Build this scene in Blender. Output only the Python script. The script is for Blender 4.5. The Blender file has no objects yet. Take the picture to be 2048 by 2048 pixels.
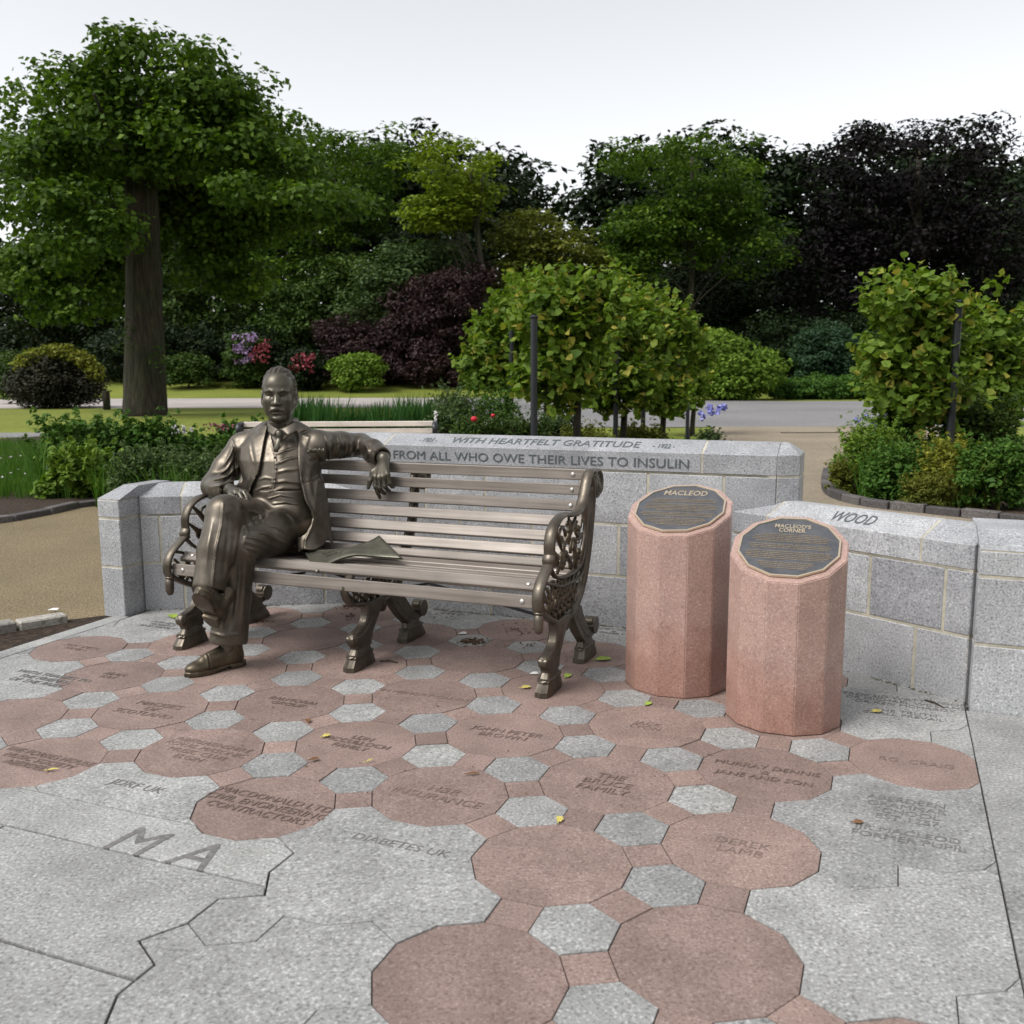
import bpy, bmesh, math, random
import numpy as np
from mathutils import Matrix, Vector, Euler
random.seed(7)
RNG = np.random.default_rng(11)
SC = bpy.context.scene
COL = SC.collection
R = math.radians

# ------------------------------------------------------------------ camera
CAM_H, FPX, PITCH, ROLL = 1.33, 1899.83, 0.147183, -0.002751
cp, sp, cr, sr = math.cos(PITCH), math.sin(PITCH), math.cos(ROLL), math.sin(ROLL)
vx = Vector((1, 0, 0)); vy = Vector((0, sp, cp)); fw = Vector((0, cp, -sp))
right = vx * cr + vy * sr
upv = vy * cr - vx * sr
cam = bpy.data.cameras.new('camera')
camo = bpy.data.objects.new('camera', cam)
COL.objects.link(camo)
camo.matrix_world = Matrix(((right.x, upv.x, -fw.x, 0), (right.y, upv.y, -fw.y, 0), (right.z, upv.z, -fw.z, CAM_H), (0, 0, 0, 1)))
cam.sensor_width = 36.0
cam.lens = FPX / 2048 * 36.0
cam.clip_start = 0.1
cam.clip_end = 2000
cam.dof.use_dof = True
cam.dof.focus_distance = 4.3
cam.dof.aperture_fstop = 5.0
SC.camera = camo

# ------------------------------------------------------------------ light
SUN_EL, SUN_AZ = R(52), R(238)          # to the camera's left, veiled by cloud
world = bpy.data.worlds.new('World')
SC.world = world
world.use_nodes = True
wn = world.node_tree
bg = wn.nodes['Background']
sky = wn.nodes.new('ShaderNodeTexSky')
sky.sky_type = 'NISHITA'
sky.sun_disc = False
sky.sun_elevation = SUN_EL
sky.sun_rotation = SUN_AZ
sky.air_density = 1.0
sky.dust_density = 1.5
sky.ozone_density = 1.0
hsv = wn.nodes.new('ShaderNodeHueSaturation')
hsv.inputs['Saturation'].default_value = 0.12      # veiled by thin cloud: whiter than a clear sky
wn.links.new(sky.outputs[0], hsv.inputs['Color'])
wn.links.new(hsv.outputs[0], bg.inputs['Color'])
bg.inputs['Strength'].default_value = 0.13
sl = bpy.data.lights.new('sun', 'SUN')
sl.energy = 1.5
sl.angle = R(28)
sl.color = (1.0, 0.97, 0.93)
so = bpy.data.objects.new('sun', sl)
COL.objects.link(so)
sd = Vector((math.sin(SUN_AZ) * math.cos(SUN_EL), math.cos(SUN_AZ) * math.cos(SUN_EL), math.sin(SUN_EL)))
so.rotation_euler = sd.to_track_quat('Z', 'Y').to_euler()
so.location = sd * 50
SC.view_settings.view_transform = 'Standard'
SC.view_settings.look = 'None'
SC.view_settings.exposure = 0.80
SC.view_settings.gamma = 1.0
SC.view_settings.use_curve_mapping = False
SC.render.engine = 'CYCLES'
SC.cycles.max_bounces = 6
SC.cycles.use_denoising = True

# ------------------------------------------------------------------ frames of reference
T0 = 8.2266
def dirs(deg):
    a = R(deg)
    return Vector((math.cos(a), math.sin(a), 0)), Vector((-math.sin(a), math.cos(a), 0))
BU, BV = dirs(T0 - 30)                   # along the bench, and away from the camera across it
BO = Vector((0.135, 3.801, 0))           # ground point under the bench's right front foot
def BW(u, v, z=0.0):
    return BO + BU * u + BV * v + Vector((0, 0, z))
BM = Matrix(((BU.x, BV.x, 0, BO.x), (BU.y, BV.y, 0, BO.y), (0, 0, 1, 0), (0, 0, 0, 1)))

def ray(px, py):
    x = (px - 1024) / FPX; y = (1024 - py) / FPX
    x, y = cr * x - sr * y, sr * x + cr * y
    return Vector((x, cp + y * sp, -sp + y * cp))
def on_ground(px, py, z=0.0):            # where a sight line meets a level plane
    d = ray(px, py); t = (z - CAM_H) / d.z
    return d * t + Vector((0, 0, CAM_H))
def at(px, py, Y):                       # where a sight line is Y metres away
    d = ray(px, py); t = Y / d.y
    return d * t + Vector((0, 0, CAM_H))

# ------------------------------------------------------------------ object helpers
def tag(o, label=None, cat=None, group=None, kind=None):
    if label: o['label'] = label
    if cat: o['category'] = cat
    if group: o['group'] = group
    if kind: o['kind'] = kind
    return o
def link(o, parent=None):
    COL.objects.link(o)
    if parent is not None:
        o.parent = parent
    return o
def empty(name, M=None, label=None, cat=None, group=None, kind=None):
    o = bpy.data.objects.new(name, None)
    o.empty_display_size = 0.1
    if M is not None: o.matrix_world = M
    link(o)
    return tag(o, label, cat, group, kind)
def mesh_obj(name, verts, faces, mat, parent=None, smooth=False, M=None):
    me = bpy.data.meshes.new(name)
    me.from_pydata([tuple(v) for v in verts], [], [tuple(f) for f in faces])
    me.update()
    if mat is not None: me.materials.append(mat)
    if smooth:
        me.polygons.foreach_set('use_smooth', [True] * len(me.polygons))
    o = bpy.data.objects.new(name, me)
    link(o, parent)
    if M is not None: o.matrix_local = M
    return o
def np_mesh(name, V, F, mat, parent=None, smooth=False, attr=None):
    """fast mesh from arrays: V (n,3), F (m,k) with one k"""
    me = bpy.data.meshes.new(name)
    V = np.asarray(V, np.float32); F = np.asarray(F, np.int32)
    m, k = F.shape
    me.vertices.add(len(V)); me.vertices.foreach_set('co', V.ravel())
    me.loops.add(m * k); me.loops.foreach_set('vertex_index', F.ravel())
    me.polygons.add(m)
    me.polygons.foreach_set('loop_start', np.arange(0, m * k, k, dtype=np.int32))
    if smooth: me.polygons.foreach_set('use_smooth', np.ones(m, bool))
    me.update(calc_edges=True)
    if attr is not None:
        a = me.attributes.new('tint', 'FLOAT', 'FACE')
        a.data.foreach_set('value', np.asarray(attr, np.float32))
    if mat is not None: me.materials.append(mat)
    o = bpy.data.objects.new(name, me)
    return link(o, parent)
class MB:
    """collects shapes, then builds ONE mesh object"""
    def __init__(s): s.bm = bmesh.new()
    def box(s, x0, x1, y0, y1, z0, z1, bev=0.0):
        t = bmesh.new()
        r = bmesh.ops.create_cube(t, size=1.0)
        for v in t.verts:
            v.co = Vector((x0 + (v.co.x + .5) * (x1 - x0), y0 + (v.co.y + .5) * (y1 - y0), z0 + (v.co.z + .5) * (z1 - z0)))
        if bev > 0: bmesh.ops.bevel(t, geom=list(t.edges), offset=bev, segments=1, affect='EDGES')
        s.join(t)
    def join(s, t, M=None):
        if M is not None: bmesh.ops.transform(t, matrix=M, verts=t.verts)
        mp = {v: s.bm.verts.new(v.co) for v in t.verts}
        for f in t.faces:
            try: s.bm.faces.new([mp[v] for v in f.verts])
            except ValueError: pass
        t.free()
    def prism(s, pts, h0, h1, f, bev=0.0):
        """pts: 2D outline; f(a,b,h)->xyz"""
        t = bmesh.new()
        lo = [t.verts.new(f(a, b, h0)) for a, b in pts]; hi = [t.verts.new(f(a, b, h1)) for a, b in pts]
        n = len(pts)
        t.faces.new(lo[::-1]); t.faces.new(hi)
        for i in range(n): t.faces.new((lo[i], lo[(i + 1) % n], hi[(i + 1) % n], hi[i]))
        bmesh.ops.recalc_face_normals(t, faces=t.faces)
        if bev > 0: bmesh.ops.bevel(t, geom=list(t.edges), offset=bev, segments=1, affect='EDGES')
        s.join(t)
    def tube(s, P, rad, seg=8, cap=True, flat=None, axis=None):
        """sweep a round or elliptical section (rad = number or list; flat=(a,b): half sizes along axis / across it)"""
        P = [Vector(p) for p in P]; n = len(P); rings = []
        prev = None
        for i, p in enumerate(P):
            d = (P[min(i + 1, n - 1)] - P[max(i - 1, 0)]).normalized()
            if axis is not None: a = Vector(axis); a = (a - d * a.dot(d)).normalized()
            else:
                a = prev if prev is not None else (Vector((0, 0, 1)) if abs(d.z) < .9 else Vector((1, 0, 0)))
                a = (a - d * a.dot(d)).normalized()
            prev = a; b = d.cross(a)
            r = rad[i] if isinstance(rad, (list, tuple)) else rad
            fa, fb = flat if flat else (1, 1)
            rings.append([s.bm.verts.new(p + a * (r * fa * math.cos(2 * math.pi * k / seg)) + b * (r * fb * math.sin(2 * math.pi * k / seg))) for k in range(seg)])
        for i in range(n - 1):
            for k in range(seg):
                s.bm.faces.new((rings[i][k], rings[i][(k + 1) % seg], rings[i + 1][(k + 1) % seg], rings[i + 1][k]))
        if cap:
            s.bm.faces.new(rings[0][::-1]); s.bm.faces.new(rings[-1])
    def ball(s, c, r, seg=8, rings=6, sc=(1, 1, 1)):
        t = bmesh.new(); bmesh.ops.create_uvsphere(t, u_segments=seg, v_segments=rings, radius=r)
        s.join(t, Matrix.Translation(Vector(c)) @ Matrix.Diagonal((*sc, 1)))
    def build(s, name, mat, parent=None, smooth=False, M=None):
        bmesh.ops.recalc_face_normals(s.bm, faces=s.bm.faces)
        me = bpy.data.meshes.new(name); s.bm.to_mesh(me); s.bm.free()
        if mat is not None: me.materials.append(mat)
        if smooth: me.polygons.foreach_set('use_smooth', [True] * len(me.polygons))
        o = bpy.data.objects.new(name, me); link(o, parent)
        if M is not None: o.matrix_local = M
        return o
def copy_tree(o, parent=None):
    c = o.copy(); COL.objects.link(c); c.parent = parent
    for ch in [x for x in o.children]:
        copy_tree(ch, c)
    return c
def curve_pts(pts, n=8):
    """Catmull-Rom through the points"""
    P = [Vector(p) for p in pts]; out = []
    for i in range(len(P) - 1):
        p0, p1, p2, p3 = P[max(i - 1, 0)], P[i], P[i + 1], P[min(i + 2, len(P) - 1)]
        for k in range(n):
            t = k / n
            out.append(0.5 * ((2 * p1) + (p2 - p0) * t + (2 * p0 - 5 * p1 + 4 * p2 - p3) * t * t + (3 * p1 - p0 - 3 * p2 + p3) * t ** 3))
    out.append(P[-1]); return out
def text_obj(name, body, size, mat, parent=None, M=None, width=None, extrude=0.0008, spacing=1.0, align='CENTER', line=1.0, bold=0.0, shear=0.0):
    cu = bpy.data.curves.new(name, 'FONT')
    cu.body = body; cu.size = size; cu.extrude = extrude; cu.space_character = spacing; cu.align_x = align
    cu.space_line = line; cu.offset = bold; cu.resolution_u = 3; cu.shear = shear
    t = bpy.data.objects.new(name, cu)
    me = bpy.data.meshes.new_from_object(t)
    bpy.data.objects.remove(t); bpy.data.curves.remove(cu)
    if width and len(me.vertices):
        xs = [v.co.x for v in me.vertices]; k = width / (max(xs) - min(xs)); m = (max(xs) + min(xs)) / 2
        for v in me.vertices: v.co.x = (v.co.x - m) * k
    me.materials.clear(); me.materials.append(mat); me.name = name
    o = bpy.data.objects.new(name, me); link(o, parent)
    if M is not None: o.matrix_local = M
    return o
def frame(origin, xa, ya):
    xa = Vector(xa).normalized(); ya = Vector(ya); ya = (ya - xa * ya.dot(xa)).normalized(); za = xa.cross(ya)
    o = Vector(origin)
    return Matrix(((xa.x, ya.x, za.x, o.x), (xa.y, ya.y, za.y, o.y), (xa.z, ya.z, za.z, o.z), (0, 0, 0, 1)))

# ------------------------------------------------------------------ materials
def new_mat(name):
    m = bpy.data.materials.new(name); m.use_nodes = True
    return m, m.node_tree, m.node_tree.nodes['Principled BSDF']
def ramp(nt, stops, interp='LINEAR'):
    r = nt.nodes.new('ShaderNodeValToRGB'); r.color_ramp.interpolation = interp
    e = r.color_ramp.elements
    while len(e) < len(stops): e.new(0.5)
    for k, (p, c) in zip(e, stops): k.position = p; k.color = (*c, 1) if len(c) == 3 else c
    return r
def noise(nt, vec, scale, detail=2, rough=0.5):
    n = nt.nodes.new('ShaderNodeTexNoise'); n.inputs['Scale'].default_value = scale
    n.inputs['Detail'].default_value = detail; n.inputs['Roughness'].default_value = rough
    if vec is not None: nt.links.new(vec, n.inputs['Vector'])
    return n
def mixc(nt, fac, a, b, mode='MIX'):
    x = nt.nodes.new('ShaderNodeMix'); x.data_type = 'RGBA'; x.blend_type = mode
    for s, val in (('Factor', fac), ('A', a), ('B', b)):
        i = next(q for q in x.inputs if q.name == s and q.enabled and (s == 'Factor' and q.type == 'VALUE' or s != 'Factor' and q.type == 'RGBA'))
        if hasattr(val, 'is_linked') or isinstance(val, bpy.types.NodeSocket): nt.links.new(val, i)
        elif s == 'Factor': i.default_value = val
        else: i.default_value = (*val, 1)
    return next(q for q in x.outputs if q.type == 'RGBA' and q.enabled)
def mathn(nt, op, a, b=None):
    n = nt.nodes.new('ShaderNodeMath'); n.operation = op
    for i, v in enumerate((a, b)):
        if v is None: continue
        if isinstance(v, bpy.types.NodeSocket): nt.links.new(v, n.inputs[i])
        else: n.inputs[i].default_value = v
    return n.outputs[0]
def obj_coords(nt, world_space=False):
    """object-space coordinates shifted by a per-object random amount, so that alike pieces do not repeat"""
    tc = nt.nodes.new('ShaderNodeTexCoord')
    if world_space:
        g = nt.nodes.new('ShaderNodeNewGeometry'); return g.outputs['Position'], None
    oi = nt.nodes.new('ShaderNodeObjectInfo')
    sc = nt.nodes.new('ShaderNodeVectorMath'); sc.operation = 'SCALE'; sc.inputs[0].default_value = (37.1, 51.7, 23.3)
    nt.links.new(oi.outputs['Random'], sc.inputs['Scale'])
    ad = nt.nodes.new('ShaderNodeVectorMath'); ad.operation = 'ADD'
    nt.links.new(tc.outputs['Object'], ad.inputs[0]); nt.links.new(sc.outputs[0], ad.inputs[1])
    return ad.outputs[0], oi.outputs['Random']
def bump(nt, bsdf, h, strength=0.2, dist=0.002):
    b = nt.nodes.new('ShaderNodeBump'); b.inputs['Strength'].default_value = strength; b.inputs['Distance'].default_value = dist
    nt.links.new(h, b.inputs['Height']); nt.links.new(b.outputs[0], bsdf.inputs['Normal'])
def granite(name, dark, mid, light, rough=0.6, scale=150, stain=None, tint=0.25, dirt=None, dirt_amt=0.0):
    m, nt, b = new_mat(name)
    vec, rnd = obj_coords(nt)
    n1 = noise(nt, vec, scale, 2, 0.6)
    r1 = ramp(nt, [(0.30, dark), (0.47, mid), (0.56, mid), (0.70, light)])
    nt.links.new(n1.outputs['Fac'], r1.inputs['Fac'])
    n2 = noise(nt, vec, 5.0, 3, 0.6)
    r2 = ramp(nt, [(0.3, (0.76, 0.76, 0.76)), (0.7, (1.10, 1.10, 1.10))])
    nt.links.new(n2.outputs['Fac'], r2.inputs['Fac'])
    c = mixc(nt, 1.0, r1.outputs[0], r2.outputs[0], 'MULTIPLY')
    rr = ramp(nt, [(0, (1 - tint, 1 - tint, 1 - tint * 0.9)), (1, (1 + tint * .5, 1 + tint * .5, 1 + tint * .5))])
    nt.links.new(rnd, rr.inputs['Fac'])
    c = mixc(nt, 1.0, c, rr.outputs[0], 'MULTIPLY')
    if dirt:
        n3 = noise(nt, vec, 3.2, 6, 0.7)
        r3 = ramp(nt, [(0.5, (0, 0, 0)), (0.72, (1, 1, 1))]); nt.links.new(n3.outputs['Fac'], r3.inputs['Fac'])
        f = mathn(nt, 'MULTIPLY', r3.outputs[0], dirt_amt)
        c = mixc(nt, f, c, dirt)
    nt.links.new(c, b.inputs['Base Color'])
    b.inputs['Roughness'].default_value = rough
    bump(nt, b, n1.outputs['Fac'], 0.25, 0.002)
    return m
def plain(name, col, rough=0.6, metal=0.0, var=0.15, scale=20, spec=0.5):
    m, nt, b = new_mat(name)
    vec, rnd = obj_coords(nt)
    n1 = noise(nt, vec, scale, 4, 0.6)
    r1 = ramp(nt, [(0.25, tuple(x * (1 - var) for x in col)), (0.75, tuple(x * (1 + var) for x in col))])
    nt.links.new(n1.outputs['Fac'], r1.inputs['Fac'])
    nt.links.new(r1.outputs[0], b.inputs['Base Color'])
    b.inputs['Roughness'].default_value = rough; b.inputs['Metallic'].default_value = metal
    b.inputs['Specular IOR Level'].default_value = spec
    return m
def leaf_mat(name, c0, c1, c2=None, rough=0.6, trans=0.25):
    """c0..c1(..c2): colours of single leaves, picked leaf by leaf"""
    m, nt, b = new_mat(name)
    a = nt.nodes.new('ShaderNodeAttribute'); a.attribute_name = 'tint'
    st = [(0, c0), (1, c1)] if c2 is None else [(0, c0), (0.8, c1), (1, c2)]
    r = ramp(nt, st); nt.links.new(a.outputs['Fac'], r.inputs['Fac'])
    nt.links.new(r.outputs[0], b.inputs['Base Color'])
    b.inputs['Roughness'].default_value = rough; b.inputs['Specular IOR Level'].default_value = 0.18
    t = nt.nodes.new('ShaderNodeBsdfTranslucent')
    br = mixc(nt, 1.0, r.outputs[0], (1.3, 1.4, 0.6), 'MULTIPLY'); nt.links.new(br, t.inputs['Color'])
    mx = nt.nodes.new('ShaderNodeMixShader'); mx.inputs[0].default_value = trans
    nt.links.new(b.outputs[0], mx.inputs[1]); nt.links.new(t.outputs[0], mx.inputs[2])
    nt.links.new(mx.outputs[0], nt.nodes['Material Output'].inputs['Surface'])
    return m
def ground_mat(name, stops, scale, big=0.25, rough=0.9, bumpd=0.01, bigstops=None):
    m, nt, b = new_mat(name)
    vec, _ = obj_coords(nt, True)
    n1 = noise(nt, vec, scale, 3, 0.65); r1 = ramp(nt, stops); nt.links.new(n1.outputs['Fac'], r1.inputs['Fac'])
    n2 = noise(nt, vec, big, 5, 0.6)
    r2 = ramp(nt, bigstops or [(0.3, (0.8, 0.8, 0.8)), (0.7, (1.15, 1.15, 1.15))]); nt.links.new(n2.outputs['Fac'], r2.inputs['Fac'])
    c = mixc(nt, 1.0, r1.outputs[0], r2.outputs[0], 'MULTIPLY')
    nt.links.new(c, b.inputs['Base Color']); b.inputs['Roughness'].default_value = rough
    b.inputs['Specular IOR Level'].default_value = 0.2
    bump(nt, b, n1.outputs['Fac'], 0.5, bumpd)
    return m
M = {}
M['granite'] = granite('grey_granite', (0.18, 0.183, 0.19), (0.39, 0.395, 0.405), (0.60, 0.605, 0.61), 0.55, 120, tint=0.22)
M['granite_top'] = M['granite']
M['paver_grey'] = granite('grey_granite_paving', (0.15, 0.15, 0.145), (0.315, 0.315, 0.305), (0.54, 0.54, 0.525), 0.7, 110, tint=0.2, dirt=(0.12, 0.12, 0.10), dirt_amt=0.35)
M['paver_pink'] = granite('pink_granite_paving', (0.15, 0.102, 0.086), (0.272, 0.192, 0.163), (0.385, 0.298, 0.262), 0.7, 130, tint=0.16, dirt=(0.13, 0.09, 0.075), dirt_amt=0.4)
M['pink'] = granite('pink_granite', (0.24, 0.135, 0.115), (0.41, 0.235, 0.195), (0.55, 0.40, 0.36), 0.5, 130, tint=0.04)
M['mortar'] = plain('lime_mortar', (0.42, 0.39, 0.31), 0.9, 0, 0.35, 14)
M['joint'] = plain('dark_joint_filling', (0.035, 0.033, 0.028), 0.95, 0, 0.4, 9)
M['letter'] = plain('grey_letter_paint', (0.085, 0.10, 0.105), 0.7, 0, 0.15, 30)
M['letter_pave'] = plain('worn_dark_letter_paint', (0.15, 0.145, 0.14), 0.8, 0, 0.45, 60)
M['letter_pink'] = plain('worn_brown_letter_paint', (0.165, 0.115, 0.098), 0.8, 0, 0.45, 60)
def bronze(name, c0, c1, c2, rough=0.385, metal=0.78, sc=9):
    m, nt, b = new_mat(name)
    vec, rnd = obj_coords(nt)
    n1 = noise(nt, vec, sc, 5, 0.6); r1 = ramp(nt, [(0.28, c0), (0.5, c1), (0.75, c2)])
    nt.links.new(n1.outputs['Fac'], r1.inputs['Fac']); nt.links.new(r1.outputs[0], b.inputs['Base Color'])
    n2 = noise(nt, vec, sc * 5, 4, 0.6); r2 = ramp(nt, [(0.3, (rough - .08,) * 3), (0.7, (rough + .12,) * 3)])
    nt.links.new(n2.outputs['Fac'], r2.inputs['Fac']); nt.links.new(r2.outputs[0], b.inputs['Roughness'])
    b.inputs['Metallic'].default_value = metal
    bump(nt, b, n2.outputs['Fac'], 0.12, 0.002)
    return m
M['bronze'] = bronze('brown_bronze', (0.072, 0.060, 0.045), (0.122, 0.104, 0.082), (0.185, 0.163, 0.134))
M['bronze_skin'] = bronze('polished_brown_bronze', (0.075, 0.067, 0.051), (0.115, 0.104, 0.081), (0.175, 0.16, 0.13), 0.38)
M['bronze_dark'] = bronze('dark_bronze', (0.06, 0.048, 0.032), (0.105, 0.085, 0.058), (0.15, 0.125, 0.088), 0.36, 0.75, 14)
M['bronze_hair'] = bronze('dark_textured_bronze', (0.035, 0.029, 0.021), (0.062, 0.052, 0.039), (0.11, 0.095, 0.074), 0.48, 0.7, 30)
M['bronze_green'] = bronze('green_brown_bronze', (0.10, 0.096, 0.074), (0.155, 0.148, 0.116), (0.21, 0.20, 0.16), 0.42, 0.7, 14)
def slat_mat(name, c0, c1, c2, rough, metal):
    m, nt, b = new_mat(name)
    vec, rnd = obj_coords(nt)
    mp = nt.nodes.new('ShaderNodeMapping'); mp.inputs['Scale'].default_value = (1.6, 60, 60); nt.links.new(vec, mp.inputs[0])
    n1 = noise(nt, mp.outputs[0], 1.0, 5, 0.65); r1 = ramp(nt, [(0.25, c0), (0.5, c1), (0.78, c2)])
    nt.links.new(n1.outputs['Fac'], r1.inputs['Fac'])
    n2 = noise(nt, vec, 4.0, 3); r2 = ramp(nt, [(0.3, (0.82, 0.80, 0.78)), (0.7, (1.12, 1.1, 1.08))]); nt.links.new(n2.outputs['Fac'], r2.inputs['Fac'])
    c = mixc(nt, 1.0, r1.outputs[0], r2.outputs[0], 'MULTIPLY')
    nt.links.new(c, b.inputs['Base Color']); b.inputs['Roughness'].default_value = rough; b.inputs['Metallic'].default_value = metal
    bump(nt, b, n1.outputs['Fac'], 0.15, 0.001)
    return m
M['slat'] = slat_mat('brown_bronze_slat', (0.145, 0.125, 0.108), (0.24, 0.212, 0.188), (0.34, 0.31, 0.28), 0.48, 0.3)
M['bolt'] = plain('worn_steel_bolt', (0.55, 0.53, 0.50), 0.35, 0.7, 0.1)
M['cream_slat'] = slat_mat('pale_timber_slat', (0.66, 0.59, 0.53), (0.76, 0.69, 0.63), (0.82, 0.76, 0.71), 0.55, 0.0)
M['black_iron'] = plain('black_painted_iron', (0.014, 0.016, 0.02), 0.4, 0.0, 0.2)
M['plaque'] = bronze('dark_grey_plaque', (0.10, 0.103, 0.112), (0.14, 0.143, 0.155), (0.18, 0.183, 0.195), 0.36, 0.6, 20)
M['plaque_rim'] = plain('polished_brass', (0.62, 0.52, 0.38), 0.35, 0.6, 0.1)
M['plaque_small'] = plain('brass_relief_lettering', (0.36, 0.28, 0.18), 0.4, 0.6, 0.2)
m_, nt_, b_ = new_mat('tree_bark')
v_, _ = obj_coords(nt_, True)
mp_ = nt_.nodes.new('ShaderNodeMapping'); mp_.inputs['Scale'].default_value = (9, 9, 1.1); nt_.links.new(v_, mp_.inputs[0])
n_ = noise(nt_, mp_.outputs[0], 1.6, 6, .7); r_ = ramp(nt_, [(.36, (.010, .008, .006)), (.52, (.032, .026, .019)), (.7, (.07, .058, .044))]); nt_.links.new(n_.outputs['Fac'], r_.inputs['Fac'])
n2_ = noise(nt_, v_, 1.1, 4, .6); r2_ = ramp(nt_, [(.4, (.75, .95, .55)), (.65, (1.1, 1.0, .95))]); nt_.links.new(n2_.outputs['Fac'], r2_.inputs['Fac'])
nt_.links.new(mixc(nt_, 1.0, r_.outputs[0], r2_.outputs[0], 'MULTIPLY'), b_.inputs['Base Color']); b_.inputs['Roughness'].default_value = .95
bump(nt_, b_, n_.outputs['Fac'], 1.0, .06)
M['bark'] = m_
# ================================================================== SETTING
def sheet(name, pts, z, mat, kind='structure'):
    o = mesh_obj(name, [(p[0], p[1], z) for p in pts], [list(range(len(pts)))], mat)
    return tag(o, kind=kind)
M['lawn'] = ground_mat('mown_grass', [(0.25, (0.095, 0.125, 0.02)), (0.5, (0.16, 0.19, 0.032)), (0.75, (0.23, 0.25, 0.05))], 9, 0.12, 0.95, 0.02, [(0.3, (0.75, 0.8, 0.7)), (0.7, (1.2, 1.15, 1.1))])
M['gravel_brown'] = ground_mat('brown_bound_gravel', [(0.3, (0.055, 0.04, 0.022)), (0.5, (0.185, 0.145, 0.085)), (0.72, (0.36, 0.30, 0.20))], 95, 0.7, 0.9, 0.006)
M['gravel_tan'] = ground_mat('tan_bound_gravel', [(0.3, (0.15, 0.12, 0.085)), (0.5, (0.27, 0.225, 0.165)), (0.72, (0.40, 0.345, 0.27))], 60, 0.5, 0.9, 0.006)
M['road'] = ground_mat('grey_asphalt', [(0.3, (0.16, 0.155, 0.155)), (0.7, (0.27, 0.265, 0.265))], 25, 0.15, 0.9, 0.004)
M['pathfar'] = ground_mat('pinkish_grey_path', [(0.3, (0.36, 0.32, 0.30)), (0.7, (0.46, 0.42, 0.40))], 12, 0.2, 0.9, 0.004)
M['soil'] = ground_mat('dark_garden_soil', [(0.3, (0.014, 0.010, 0.007)), (0.7, (0.07, 0.05, 0.036))], 30, 1.5, 0.95, 0.02)
M['soil_red'] = ground_mat('bark_mulch', [(0.3, (0.035, 0.022, 0.015)), (0.7, (0.12, 0.08, 0.055))], 24, 1.0, 0.95, 0.02)

# lawn: one sheet to the horizon, level by the plaza, rising as a gentle bank beyond the far path
ys = [-60, 0, 8, 20, 36, 49.6, 51.5, 54, 57, 60, 63, 68, 76, 90, 140, 300, 700]
def bank(y):
    t = min(max((y - 49.6) / 14.5, 0), 1)
    return 0.98 * t * t * (3 - 2 * t) + (0.02 * (y - 64) if y > 64 else 0)
xs = [-600, -200, -90, -60, -40, -30, -20, -10, 0, 10, 20, 30, 40, 60, 90, 200, 600]
V = [(x, y, min(bank(y), 4) - 0.03 - (0.02 if y < 20 else 0)) for y in ys for x in xs]
nx = len(xs)
tag(mesh_obj('lawn', V, [(j * nx + i, j * nx + i + 1, (j + 1) * nx + i + 1, (j + 1) * nx + i) for j in range(len(ys) - 1) for i in range(nx - 1)], M['lawn'], smooth=True), kind='structure')

# paths: sheets a few millimetres above one another
G = lambda px, py: on_ground(px, py)
sheet('far_path', [(-90, 36.3), (-3, 36.3), (-3, 49.5), (-90, 49.5)], -0.02, M['pathfar'])
sheet('road', [(-3, 23.0), (90, 22.6), (90, 42.2), (12, 42.2), (-3, 49.5)], -0.016, M['road'])
sheet('side_path', [(-30, 19.9), (-10.2, 20.0), (-10.0, 21.6), (-30, 21.6)], -0.02, M['road'])
sheet('gravel_path', [(-14, 1.5), (-1.5, 1.5), (-1.5, 11), (-4.2, 9.62), (-5.0, 8.9), (-14, 7.4)], -0.012, M['gravel_brown'])
sheet('rear_gravel_path', [(-1.6, 4.6), (2.4, 4.0), (5.2, 3.0), (14, 1.0), (14, 9), (7, 16), (10.5, 22.9), (4.9, 22.9), (2.6, 15), (-1.2, 11.0)], -0.008, M['gravel_tan'])
sheet('front_gravel_path', [(-14, -8), (14, -8), (14, 2.8), (2.4, 3.4), (0.6, 1.4), (-14, 2.2)], -0.022, M['gravel_brown'])
# drain channel across the gravel near the road
dm = MB()
for k in range(26):
    dm.box(k * 0.055, k * 0.055 + 0.03, 0, 0.09, 0, 0.012)
dm.build('drain_grating', M['joint'], None, M=Matrix.Translation(on_ground(1563, 866)))
tag(bpy.data.objects['drain_grating'], 'long dark slotted drain in the tan gravel in front of the road', 'drain')

# ------------------------------------------------------------------ planting beds
lb = [G(-60, 1046), G(33, 1037), G(120, 1020), G(190, 1008), Vector((-1.5, 11.6, 0)), Vector((3.0, 11.0, 0)), Vector((3.2, 14.5, 0)), Vector((1, 20, 0)), Vector((-10, 19.8, 0)), Vector((-16, 12, 0))]
sheet('left_bed', [(p.x, p.y) for p in lb], 0.004, M['soil'])
rb = [G(1655, 945), G(1652, 972), G(1668, 992), G(1720, 1008), G(1790, 1018), G(1880, 1027), G(1960, 1036), G(2060, 1047)]
sheet('right_bed', [(p.x, p.y) for p in rb] + [(9, 8.2), (12, 14), (9, 17), (5.2, 15)], 0.004, M['soil_red'])
M['kerb'] = granite('dark_edging_stone', (0.05, 0.045, 0.042), (0.10, 0.09, 0.085), (0.18, 0.165, 0.155), 0.8, 60, tint=0.4)
M['kerb_light'] = granite('weathered_kerb_stone', (0.16, 0.15, 0.13), (0.34, 0.32, 0.28), (0.46, 0.44, 0.40), 0.8, 50, tint=0.3)
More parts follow.
